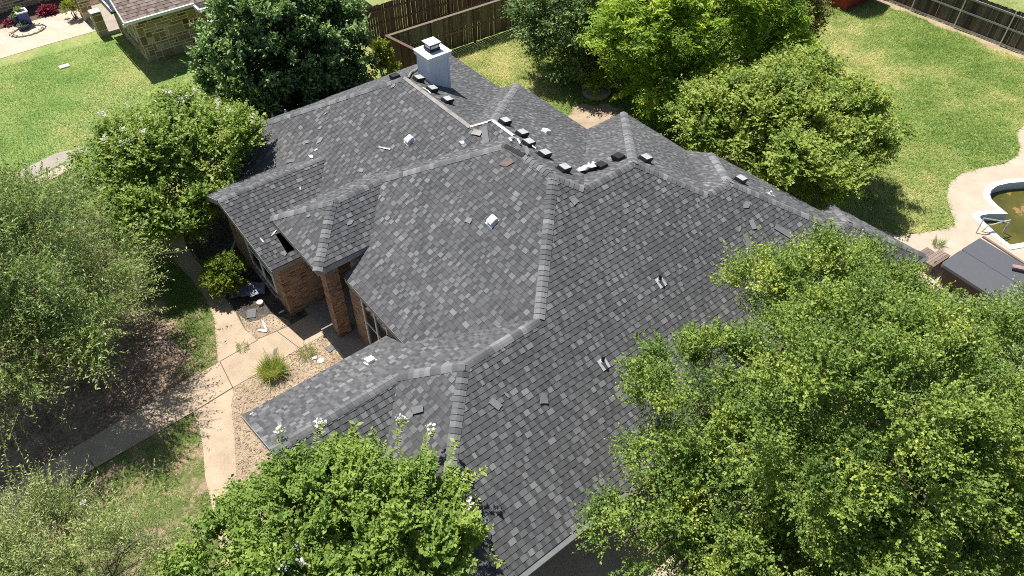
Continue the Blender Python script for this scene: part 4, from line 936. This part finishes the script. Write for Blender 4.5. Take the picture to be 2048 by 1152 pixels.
tree('crape_myrtle', 'wide yellow green crape myrtle against the back eave', 'tree', (18.3, 7.0, 0),
     [(18.0,7.0,2.9,2.2,2.2,1.6),(16.9,9.0,2.3,1.7,1.6,1.3),(19.9,5.4,2.4,1.9,1.9,1.5),(18.0,4.8,2.1,1.6,1.5,1.3),(20.2,7.6,2.6,1.8,1.8,1.4),(16.6,6.9,2.2,1.2,1.5,1.2),(15.9,4.9,3.2,1.0,1.4,.8),(17.2,3.7,2.2,1.1,1.1,1.0)],
     M_MYRTLE2, 23, r0=.12, split=1.0, multi=4, fill=20000, clumps=760, rc=0.36, ns=20, nl=13, ll=.10, lw=.058, slen=.66, droop=.12, up=.55, rank=True, tmean=.48, tvar=.15, tsun=.22)
# feathery trees on the left
tree('feathery_tree', 'big airy grey green tree with thin drooping sprays at the left edge', 'tree', (-6.3, 14.6, 0),
     [(-5.6,14.5,3.6,2.2,2.5,1.7),(-5.1,12.8,2.6,1.5,1.7,1.1),(-6.9,12.6,2.7,1.9,1.9,1.4),(-5.4,17.3,3.0,2.0,1.9,1.5),(-7.6,15.5,3.0,2.2,2.6,1.6),(-4.1,15.2,2.2,1.3,1.7,1.1)],
     M_FEATHER, 31, r0=.20, split=1.4, multi=2, fill=30000, lobes=5, clumps=480, rc=.55, ns=26, nl=22, ll=0.075, lw=0.024, slen=1.25, droop=.22, up=.35, out=1.0, jit=.5, tmean=0.33, tvar=0.16, twig=.6, inner=.3, tsun=0.5)
tree('feathery_tree', 'airy olive tree of fine pale sprays in the bottom left corner', 'tree', (-8.2, 7.0, 0),
     [(-8.1,6.6,2.1,1.6,1.7,1.1),(-6.8,5.6,1.9,1.5,1.5,1.1),(-9.4,7.5,2.0,1.4,1.4,1.1),(-8.6,5.3,2.0,2,1.6,1.2),(-6.0,4.2,1.2,.9,.8,.8)],
     M_FEATHER, 32, r0=.14, split=.8, multi=3, fill=3000, clumps=190, rc=.5, ns=26, nl=24, ll=0.065, lw=0.015, slen=1.25, droop=.12, up=0.8, tmean=0.48, tvar=.10, twig=0.9, tsun=0.6)
# trees behind
tree('evergreen_tree', 'large dark glossy evergreen between the two houses', 'tree', (5.9, 22.4, 0),
     [(5.6,21.6,1.5,2.5,1.6,1.5),(7.7,21.3,1.4,2.0,1.3,1.4),(4.0,22.8,1.5,1.6,1.5,1.5),(5.8,22.4,3.3,2.7,2.3,3.0),(4.4,23.3,2.9,1.9,1.8,2.5),(7.5,21.9,2.9,1.9,1.8,2.5),(6.3,23.6,4.4,2.3,1.9,2.3),(8.3,23.1,3.7,1.7,1.6,2.3)],
     M_DARKLEAF, 41, r0=.2, split=1.0, fill=40000, lobes=7, clumps=1350, rc=0.34, ns=18, nl=12, ll=0.12, lw=0.07, slen=.5, droop=-.05, up=1.0, out=.8, tmean=.42, tvar=.12, tsun=0.62, zmin=-0.95)
tree('evergreen_tree', 'dark grey green tree in front of the weathered fence', 'tree', (17.6, 17.6, 0),
     [(17.0,17.6,1.3,1.4,1.5,1.2),(18.6,16.0,1.4,1.4,1.4,1.3),(16.4,19.2,2.2,1.2,1.2,1.3),(17.4,18.0,2.8,1.5,1.6,1.8),(18.7,16.9,3.1,1.5,1.6,1.9),(17.3,16.2,2.0,1.1,1.1,1.2),(18.3,19.6,2.8,1.6,1.5,1.7)],
     M_GREYLEAF, 42, r0=.15, split=1.0, fill=9000, zmin=-0.9, clumps=520, rc=.4, ns=18, nl=12, ll=.10, lw=.055, slen=.6, droop=.15, up=.45, tmean=.30, tvar=.12, tsun=0.35)
tree('lime_tree', 'tall bright lime green tree with hanging compound leaves', 'tree', (19.5, 13.3, 0),
     [(17.6,12.6,1.7,1.5,1.4,1.4),(19.3,11.6,1.7,1.7,1.3,1.4),(16.9,14.2,3.4,1.3,1.2,1.3),(22.8,11.0,2.6,1.6,1.4,1.5),(18.3,13.4,3.6,1.9,1.9,2.0),(20.7,12.4,4.0,2.1,1.9,2.1),(17.3,14.5,2.5,1.3,1.3,1.5),(19.6,14.6,4.6,1.9,1.8,1.9),(22.4,11.9,3.7,1.9,1.6,1.8),(18.4,12.0,2.2,1.3,1.2,1.5),(21.8,13.8,4.6,1.9,1.8,1.8)],
     M_YELLOWLEAF, 43, r0=.18, split=1.3, fill=20000, lobes=6, zmin=-0.9, clumps=760, rc=0.4, ns=18, nl=14, ll=.14, lw=.05, slen=.72, droop=.38, up=.5, rank=True, tmean=.42, tvar=.16, tsun=.25)
tree('bronze_tree', 'bronze green tree beyond the lime green one', 'tree', (26.0, 13.0, 0),
     [(25.4,12.2,1.2,1.9,1.5,1.2),(25.6,12.6,2.4,1.9,1.7,1.5),(24.3,13.6,2.6,1.6,1.6,1.5),(26.7,13.6,2.6,1.7,1.6,1.5)],
     M_BROWNLEAF, 44, r0=.15, split=1.0, fill=9000, zmin=-0.9, clumps=330, rc=.4, ns=18, nl=12, ll=.12, lw=.065, slen=.6, droop=.2, up=.5, tmean=.5, tvar=.18, tsun=.2)
# shrubs
def shrub(name, label, c, blobs, mat, seed, **kw):
    e = empty(name, (c[0], c[1], 0), label, 'shrub'); o, cc, st_, sdir, L = crown(e, 'foliage', blobs, mat, seed, **kw)
    mb = MB()
    for k in range(5): a = k*1.25; mb.tube([(c[0], c[1], -.02), (c[0]+.12*math.cos(a), c[1]+.12*math.sin(a), .3), tuple(blobs[0][:3])], [.03, .022, .01], 5)
    mb.build('stem', M_BARK, e); return e
c = G(470, 578); shrub('round_shrub', 'rounded olive green shrub under the front left window', c, [(c[0]-.1, c[1]+.15, .62, .72, .72, .62)], M_SHRUB, 51, fill=5000, clumps=170, rc=.17, ns=14, nl=9, ll=0.055, lw=.032, slen=.16, up=.6, tmean=.5, tvar=.12, tsun=.2, inner=.1)
c = G(480, 250); shrub('leafy_shrub', 'yellow green shrub between the dark evergreen and the white blossoms', (2.6, 20.6), [(2.5, 20.7, 1.5, .9, .8, 1.2), (2.9, 19.9, 1.0, .6, .5, .9)], M_SHRUB, 52, clumps=90, rc=.25, ns=14, nl=10, ll=.08, lw=.045, slen=.3, up=.7, tmean=.6, tvar=.1, tsun=.2)
shrub('leafy_shrub', 'yellow green shrub in the corner of the red fence beside the evergreen', (10.2, 22.2), [(10.1, 22.3, 1.2, .6, .7, 1.0), (9.9, 21.6, .8, .6, .6, .7)], M_SHRUB, 53, clumps=70, rc=.22, ns=14, nl=10, ll=.08, lw=.045, slen=.3, up=.7, tmean=.7, tvar=.1, tsun=.2)
c = G(152, 38); shrub('round_shrub', 'small round yellow green shrub on the pale gravel', c, [(c[0], c[1]+.1, .42, .46, .46, .42)], M_SHRUB, 54, clumps=40, rc=.15, ns=12, nl=8, ll=.07, lw=.035, slen=.18, up=.6, tmean=.72, tvar=.1, tsun=.2)
c = G(97, 27); e = empty('red_plant', c, 'crimson leaved plant on the mulch against the stone wall', 'plant'); leaf_ball('leaves', (c[0], c[1], .1), (.45, .3, .35), 500, M_REDLEAF, e, .13, 8)
c = G(22, 50); e = empty('red_plant', c, 'crimson leaved plant on the mulch left of the blue planters', 'plant'); leaf_ball('leaves', (c[0], c[1], .08), (.3, .25, .25), 260, M_REDLEAF, e, .11, 9)
c = G(1192, 188); e = empty('ringed_bed', c, 'pale round masonry planter with a lime green bush under the lime tree', 'planter')
mb = MB(); mb.lathe([(.62, 0), (.66, .2), (.56, .2), (.54, .12), (0, .12)], 26, c=c); mb.build('rim', M_NWALK, e)
crown(e, 'bush', [(c[0]-.05, c[1]+.1, .55, .55, .5, .5)], M_YELLOWLEAF, 55, clumps=50, rc=.2, ns=12, nl=10, ll=.10, lw=.04, slen=.35, droop=.3, up=.7, tmean=.5, tsun=.2)
def grass_clump(label, px, py, r_, h_, n_, seed, tm=.45, cat='grass clump'):
    c = G(px, py); g = np.random.default_rng(seed); a = g.uniform(0, 6.283, n_); rr = r_*.45*np.sqrt(g.random(n_))
    P = np.stack([c[0]+rr*np.cos(a), c[1]+rr*np.sin(a), np.full(n_, .01)], 1); a = a+g.normal(0, .9, n_); lean = unit(np.stack([np.cos(a), np.sin(a), g.uniform(.5, 3.2, n_)], 1))
    o = leaf_mesh('grass_clump', P, lean, g, h_, .008, np.clip(g.normal(tm, .2, n_), 0, 1), M_GRASS, None, .3); return tag(o, label, cat)
grass_clump('tall olive ornamental grass in the straw bed beside the walk', 547, 746, .62, .38, 1800, 61, .66)
grass_clump('small weed tuft growing through the pool deck', 1874, 491, .35, .22, 240, 62, .1)
grass_clump('low weed tuft in the joint between path and walk', 486, 697, .4, .12, 240, 63, .4)
grass_clump('low grass tuft in the straw bed near the porch', 614, 708, .45, .22, 300, 64, .5)

# grass blades as one object
def vnoise(x, y, s, seed):
    g = np.random.default_rng(seed); T_ = g.random((64, 64)); X = x*s; Y = y*s; xi = np.floor(X).astype(int); yi = np.floor(Y).astype(int); fx = X-xi; fy = Y-yi
    fx = fx*fx*(3-2*fx); fy = fy*fy*(3-2*fy); q = lambda i, j: T_[i % 64, j % 64]
    return (q(xi, yi)*(1-fx)+q(xi+1, yi)*fx)*(1-fy)+(q(xi, yi+1)*(1-fx)+q(xi+1, yi+1)*fx)*fy
def inpoly(x, y, poly):
    c = np.zeros(len(x), bool); n = len(poly)
    for i in range(n):
        x0, y0 = poly[i-1]; x1, y1 = poly[i]
        c ^= ((y0 > y) != (y1 > y)) & (x < (x1-x0)*(y-y0)/(y1-y0+1e-12)+x0)
    return c
def blades(name, label, region, n, h, w, seed, mask=None, tfun=None, exclude=(), flat=1.0, z=.0):
    g = np.random.default_rng(seed); R_ = np.array(region); x = g.uniform(R_[:, 0].min(), R_[:, 0].max(), n); y = g.uniform(R_[:, 1].min(), R_[:, 1].max(), n)
    k = inpoly(x, y, region)
    for e in exclude: k &= ~inpoly(x, y, e)
    if mask is not None: k &= mask(x, y, g)
    x, y = x[k], y[k]; n = len(x); a = g.uniform(0, 6.283, n); ax = unit(np.stack([np.cos(a), np.sin(a), g.uniform(.15, 1.3, n)*flat], 1))
    hh = h*g.uniform(.5, 1.4, n); sd_ = np.stack([-np.sin(a), np.cos(a), np.zeros(n)], 1)*w*.5; P = np.stack([x, y, np.full(n, z)], 1)
    V = np.stack([P-sd_, P+sd_, P+ax*hh[:, None]], 1).reshape(-1, 3)
    return tag(mesh_np(name, V, np.arange(3*n).reshape(n, 3), np.clip(tfun(x, y, g), 0, 1), M_GRASS), label, 'grass', kind='stuff')
def tf(base, amp, s, seed): return lambda x, y, g: base+amp*(vnoise(x, y, s, seed)-.5)+amp*.7*(vnoise(x, y, s*4, seed+1)-.5)+g.normal(0, .14, len(x))
dry1 = [(35.85+.13*math.sin(k*1.3)+.09*math.sin(k*2.9), -7+k*.6) for k in range(55)]+[(36.34, 26), (36.34, -7)]
dry2 = [(15.9+(1.35+.25*math.sin(k*2.1)+.15*math.sin(k*3.7))*math.cos(k*.314), 14.5+(1.0+.2*math.sin(k*1.7))*math.sin(k*.314)) for k in range(20)]
sheet('dry_strip', dry1, .008, M_STRAW); sheet('bare_patch', dry2, .008, M_STRAW)
lawn = [(11.9, 22.9), (36.2, 21.8), (36.2, -6), (14, -6), (16.6, 3.2), (15.2, 8.6), (13.2, 11.6), (12.3, 16)]
blades('lawn_grass', 'long patchy green and straw coloured grass of the back lawn', lawn, 420000, .19, .022, 71, None, tf(.56, .62, .33, 5), [deck_out, dry1, dry2])
nl_ = [(-14, 24.5), (11, 22.8), (11, 31.0), (2.4, 31.0), (2.0, 34.6), (-14, 36)]
nw_ = GP([(-40, 132), (0, 118), (100, 88), (200, 60), (168, 43), (90, 62), (0, 88), (-40, 98)])
blades('mown_grass', 'short green mown grass of the neighbouring lawn', nl_, 200000, .08, .022, 72, None, tf(.42, .85, .30, 9), [nw_, sw, sw2], .8)
fy = GP([(-100, 330), (250, 380), (345, 470), (350, 525), (440, 724), (87, 933), (-100, 1040)])
fy2 = GP([(-100, 1080), (152, 959), (388, 824), (407, 900), (410, 950), (440, 1090), (460, 1250), (-100, 1300)])
mk = lambda x, y, g: vnoise(x, y, 1.1, 31)*.6+vnoise(x, y, 3.7, 33)*.4 > .44+g.normal(0, .05, len(x))
blades('yard_grass', 'patchy grass along the garden path under the feathery tree', GP([(250, 380), (345, 470), (350, 525), (384, 560), (414, 600), (430, 640), (436, 715), (375, 760), (345, 745), (400, 700), (350, 640), (300, 560)]), 26000, .14, .012, 73, None, tf(.22, .5, .6, 12))
blades('sparse_grass', 'sparse tufts of grass on the bare front yard', fy2, 60000, .10, .012, 74, mk, tf(.34, .6, .7, 13))
blades('yard_grass', 'grass on the strip beside the pavement at the left edge', GP([(-60, 420), (210, 316), (330, 400), (300, 560), (100, 560), (-100, 520)]), 50000, .10, .014, 75, None, tf(.3, .5, .6, 14))
def litter(name, label, region, n, seed, mat, s=.05):
    g = np.random.default_rng(seed); R_ = np.array(region); x = g.uniform(R_[:, 0].min(), R_[:, 0].max(), n); y = g.uniform(R_[:, 1].min(), R_[:, 1].max(), n); k = inpoly(x, y, region); x, y = x[k], y[k]
    P = np.stack([x, y, np.full(len(x), .03)], 1); ax = g.normal(size=(len(x), 3))*np.array([1, 1, .05]); ax /= np.linalg.norm(ax, axis=1)[:, None]; P[:, 2] = .022
    return tag(leaf_mesh(name, P, ax, g, s, s*.2, g.random(len(x)), mat), label, 'litter', kind='stuff')
M_LITTER = leaf_mat('dry_litter', [(0, (.17, .11, .08)), (.5, (.36, .28, .19)), (1, (.60, .50, .36))], .1)
litter('straw_litter', 'dry straw and leaf litter in the bed beside the walk', bed2, 16000, 81, M_LITTER, .09)
litter('leaf_litter', 'fallen leaves and twigs on the bare soil', dirt, 16000, 82, M_LITTER, .06)
litter('mulch_litter', 'bark chips and debris on the dark planting bed', bed, 9000, 83, leaf_mat('bark_chip', [(0, (.02, .018, .016)), (.7, (.12, .10, .085)), (1, (.42, .36, .28))], 0), .06)

# ------------------------------------------------------------------ loose shingles and other debris
def scrap(pl, px, py, L_, W_, rot, tint, label, mat=M_CAP, name='shingle_scrap', lift=.022, curl=.015, cat='roof debris', shape=0):
    p = pl.hit(px, py) if pl else Vector(G(px, py, .03)); M = (frame_on(pl, p) if pl else Matrix.Translation(p)) @ Matrix.Rotation(R(rot), 4, 'Z'); mb = MB()
    sh = [[(-.5, -.5), (.1, -.45), (.5, -.5), (.5, .1), (.42, .5), (-.1, .42), (-.5, .5), (-.46, 0)], [(-.5, -.2), (0, -.5), (.5, -.1), (.3, .3), (.1, .5), (-.3, .2)], [(-.5, -.5), (.5, -.5), (.5, .5), (-.5, .5)]][shape]
    top = [M@Vector((x*L_, y*W_, lift+curl*(x*x+y*y)*2)) for x, y in sh]; bot = [M@Vector((x*L_, y*W_, lift-.006+curl*(x*x+y*y)*2)) for x, y in sh]
    mb.face(top, None, tint); mb.face(bot[::-1], None, tint)
    for i in range(len(top)): mb.face([bot[i-1], bot[i], top[i], top[i-1]], None, 0)
    return tag(mb.build(name, mat), label, cat)
scrap(P4, 770, 297, .50, .045, 22, .9, 'thin pale metal strip lying askew on the upper left slope', M_GREYMETAL, 'metal_strip', shape=2)
scrap(P4, 640, 281, .34, .20, 80, .95, 'largest pale scrap of the group high on the upper left slope', shape=1)
scrap(P4, 614, 284, .24, .15, 20, .9, 'pale shingle scrap just left of the largest one', shape=1)
scrap(P4, 641, 256, .18, .14, 60, .95, 'small pale triangular scrap above the largest one on the upper left slope', shape=1)
scrap(P4, 623, 313, .26, .12, 10, .95, 'white topped scrap above the small left gable ridge', M_WHITESTRIP, shape=1)
scrap(P4, 633, 300, .16, .08, 50, .95, 'small white sliver between two scraps of the upper left slope', M_WHITESTRIP, shape=1)
scrap(P4, 583, 322, .34, .14, 40, .6, 'grey green scrap nearest the myrtle shadow', shape=0)
scrap(P4, 651, 228, .16, .09, 70, .9, 'little scrap near the left hip high up', shape=1)
scrap(P4, 787, 172, .22, .16, 70, .85, 'torn cap shingle at the top of the left hip', shape=1)
scrap(P4, 723, 341, .2, .14, 20, .9, 'pale scrap low on the upper left slope beside the porch ridge', shape=0)
scrap(P4, 925, 285, .22, .12, 10, .95, 'white edged scrap near the right end of the upper left slope', M_WHITESTRIP, shape=1)
scrap(P4, 972, 272, .62, .20, -35, .55, 'long grey piece of ridge shingle across the torn junction', shape=2, lift=.05)
scrap(P4, 955, 266, .34, .20, 20, .4, 'brown grey shingle scrap at the torn junction', M_FLASH, shape=0, lift=.04)
scrap(P2, 938, 441, .2, .17, 15, .85, 'pale square scrap left of the white hooded vent', shape=0)
scrap(P2, 1014, 325, .46, .30, 40, .6, 'pinkish backed shingle patch near the top of the middle slope', plain('pinkish_backing', (.19, .135, .125), .9), shape=1)
scrap(P2, 1056, 303, .34, .13, -40, .7, 'torn cap piece just below the top ridge', M_CAP, shape=1, lift=.05)
scrap(P1, 1148, 402, .2, .2, 10, .8, 'light scrap just right of the long front hip near its top', shape=0)
scrap(P1, 1504, 450, .28, .17, 75, .9, 'upright pale rectangular scrap on the right slope', shape=2)
scrap(P1, 1478, 458, .26, .10, 30, .85, 'narrow pale scrap left of the upright rectangular one', shape=1)
scrap(P1, 1494, 486, .46, .30, 65, .62, 'large pale torn patch on the right slope above the oak', shape=1)
scrap(P1, 1492, 410, .36, .22, 0, .85, 'ragged pale patch high on the right slope', shape=1)
scrap(P1, 1565, 462, .60, .22, -60, .62, 'long pale patch next to the oak top', shape=0)
scrap(P1, 990, 808, .30, .16, -70, .85, 'pale shingle tab on the lower right slope beside the front hip', shape=2)
scrap(P1, 1013, 790, .20, .07, -80, .9, 'thin pale sliver beside the loose tab on the lower slope', shape=1)
scrap(P1, 1086, 797, .26, .22, 60, .55, 'dark lifted shingle with a black gap on the lower slope', shape=0, lift=.035)
scrap(P7, 837, 820, .30, .17, 55, .6, 'loose shingle tab on the small front slope', shape=2, lift=.04)
scrap(P19, 700, 445, .26, .14, 10, .95, 'pale rounded scrap on the porch slope', shape=1)
scrap(P20, 618, 432, .16, .12, 40, .9, 'small pale scrap near the porch roof hip', shape=1)
scrap(P21, 568, 507, .20, .16, 60, .95, 'pale triangular scrap on the front left gable slope', shape=1)
scrap(P21, 600, 377, .16, .04, 60, .95, 'thin white curl on the front left gable slope', M_WHITESTRIP, shape=1)
scrap(P21, 524, 481, .05, .22, 10, .95, 'thin white thread beside the porch roof edge', M_WHITESTRIP, 'white_sliver', shape=1)
scrap(P21, 548, 466, .30, .05, 25, .95, 'crumpled white sliver at the corner of the porch roof', M_WHITESTRIP, 'white_sliver', shape=1)
scrap(P6, 504, 829, .12, .07, 10, .95, 'small white fleck at the lower left roof corner', M_WHITESTRIP, 'white_sliver', shape=1)
scrap(P10, 1352, 333, .34, .07, 30, .95, 'thin pale sliver on the back slope', shape=1)
scrap(P12, 1504, 360, .45, .08, 20, .95, 'long thin pale sliver on the far back slope', shape=1)
def cable(pl, pxs, r_, label, mat, lift=.04):
    mb = MB(); mb.tube([pl.hit(*q)+Vector((0, 0, lift)) for q in pxs], r_, 6); return tag(mb.build('loose_strip', mat), label, 'roof debris')
cable(P3, [(1024, 287), (1019, 281), (1027, 279), (1036, 283), (1041, 292)], .03, 'curled white strip at the top of the entry ridge', M_WHITESTRIP, .07)
cable(P3, [(1056, 283), (1063, 293), (1066, 299), (1072, 303)], .02, 'curved pale strip hanging over a box vent', M_WHITESTRIP, .10)
cable(P5, [(817, 158), (822, 148), (832, 142), (836, 139)], .035, 'pale torn strip between left hip and chimney', M_FLASH, .05)
cable(P5, [(846, 178), (856, 184), (862, 190)], .02, 'pale strip beside the second box vent', M_WHITESTRIP, .05)
# torn white membrane in the rear valley
g = np.random.default_rng(91); mem = MB(); p = P9.hit(1154, 351); M = frame_on(P9, p) @ Matrix.Rotation(R(-20), 4, 'Z'); nx, ny = 12, 6
Hh = g.uniform(.04, .13, (nx+1, ny+1)); Xx = lambda i, j: M@Vector(((i/nx-.5)*1.25, (j/ny-.5)*(.46+.18*math.sin(i*1.7))+.07*math.sin(i*.9), .02+Hh[i, j]*1.4))
for i in range(nx):
    for j in range(ny):
        if (i in (0, nx-1)) and (j in (0, ny-1)): continue
        mem.face([Xx(i, j), Xx(i+1, j), Xx(i+1, j+1), Xx(i, j+1)])
tag(mem.build('torn_membrane', M_WHITE), 'crumpled white membrane lying in the rear valley beside the box vents', 'roof debris')
# yard debris
tp = G(496, 584, .12); mem = MB(); g = np.random.default_rng(92); Hh = g.uniform(0, .045, (9, 5)); M = Matrix.Translation((tp[0], tp[1], .22)) @ Matrix.Rotation(R(-28), 4, 'Z') @ Matrix.Rotation(R(12), 4, 'X')
for i in range(8):
    for j in range(4):
        wj = .5 if i < 7 else .25; f = lambda a, b: M@Vector(((a/8-.5)*1.15, (b/4-.5)*(.62-.05*((a*7) % 5)), Hh[a, b]))
        mem.face([f(i, j), f(i+1, j), f(i+1, j+1), f(i, j+1)])
tag(mem.build('crumpled_sheet', plain('silver_blue_sheet', (.17, .19, .235), .5, .0, var=.5, scale=9)), 'crumpled silver blue sheet lying against the round shrub', 'sheet')
def disc(px, py, r_, h_, label, mat, name='valve_cover', cat='cover'):
    c = G(px, py, 0); mb = MB(); mb.lathe([(r_, 0), (r_, h_), (r_*.8, h_+.012), (0, h_+.015)], 16, c=c); return tag(mb.build(name, mat), label, cat)
disc(521, 608, .11, .10, 'round pinkish white cap standing in the dark planting bed', plain('pale_pink', (.68, .56, .50), .5, var=.05))
disc(642, 722, .11, .03, 'round grey lid set in the straw bed', M_GREYMETAL)
disc(643, 722, .01, .01, 'x', M_GREYMETAL) if False else None
def stick(px0, py0, px1, py1, w, z, label, mat, name='trim_piece', cat='debris'):
    a, b = Vector(G(px0, py0, z)), Vector(G(px1, py1, z)); mb = MB(); mb.beam(a, b, w, .02); return tag(mb.build(name, mat), label, cat)
stick(525, 642, 533, 661, .05, .04, 'short white trim piece in the planting bed', M_WHITE)
stick(517, 660, 534, 662, .09, .04, 'grey metal offcut touching the white trim piece', M_GREYMETAL)
stick(558, 626, 568, 621, .05, .04, 'small white trim piece beside the wing wall', M_WHITE)
stick(461, 505, 474, 474, .08, .35, 'grey board leaning by the front left window', M_GREYMETAL, 'leaning_board', 'board')
stick(624, 717, 634, 714, .10, .04, 'white oval offcut in the straw bed', M_WHITE)
scrap(None, 550, 703, .34, .12, 40, .6, 'dark grey shingle scrap lying on the front walk', shape=1, lift=.0)
scrap(None, 664, 694, .40, .26, 10, .5, 'dark shingle scrap in the straw bed by the porch', shape=0, lift=.0)
scrap(None, 503, 627, .4, .3, 60, .45, 'flat dark grey scrap in the middle of the planting bed', shape=0, lift=.0)
c = G(129, 134); mb = MB(); mb.box(c[0]-.22, c[1]-.14, 0, c[0]+.22, c[1]+.14, .06); mb.box(c[0]-.18, c[1]-.10, .06, c[0]+.18, c[1]+.10, .07); tag(mb.build('utility_lid', M_WHITE), 'white rectangular utility lid in the neighbouring lawn', 'utility lid')
c = G(168, 1006); mb = MB(); mb.box(c[0]-.08, c[1]-.05, 0, c[0]+.08, c[1]+.05, .05); mb.box(c[0]-.03, c[1]-.09, 0, c[0]+.02, c[1]+.09, .03); tag(mb.build('scrap_of_paper', M_WHITE), 'crumpled white litter on the bare front yard', 'litter')

# ------------------------------------------------------------------ repeats share a group phrase
GROUPS = {'board_fence': 'board fences round the back yards', 'oak_tree': 'oak trees beside the driveway', 'crape_myrtle': 'crape myrtles round the house', 'feathery_tree': 'feathery trees on the left',
          'evergreen_tree': 'dark evergreen trees behind the house', 'round_shrub': 'rounded shrubs', 'leafy_shrub': 'leafy yellow green shrubs', 'red_plant': 'crimson plants by the stone wall',
          'round_planter': 'round planters on the stone ring', 'shingle_scrap': 'loose shingle scraps', 'white_sliver': 'white slivers on the front roofs', 'loose_strip': 'torn strips along the ridges',
          'grass_clump': 'clumps of grass and weeds', 'valve_cover': 'round covers in the beds', 'trim_piece': 'offcuts lying in the beds'}
for o in list(C.objects):
    b_ = o.name.split('.')[0]
    if o.parent is None and b_ in GROUPS: o['group'] = GROUPS[b_]
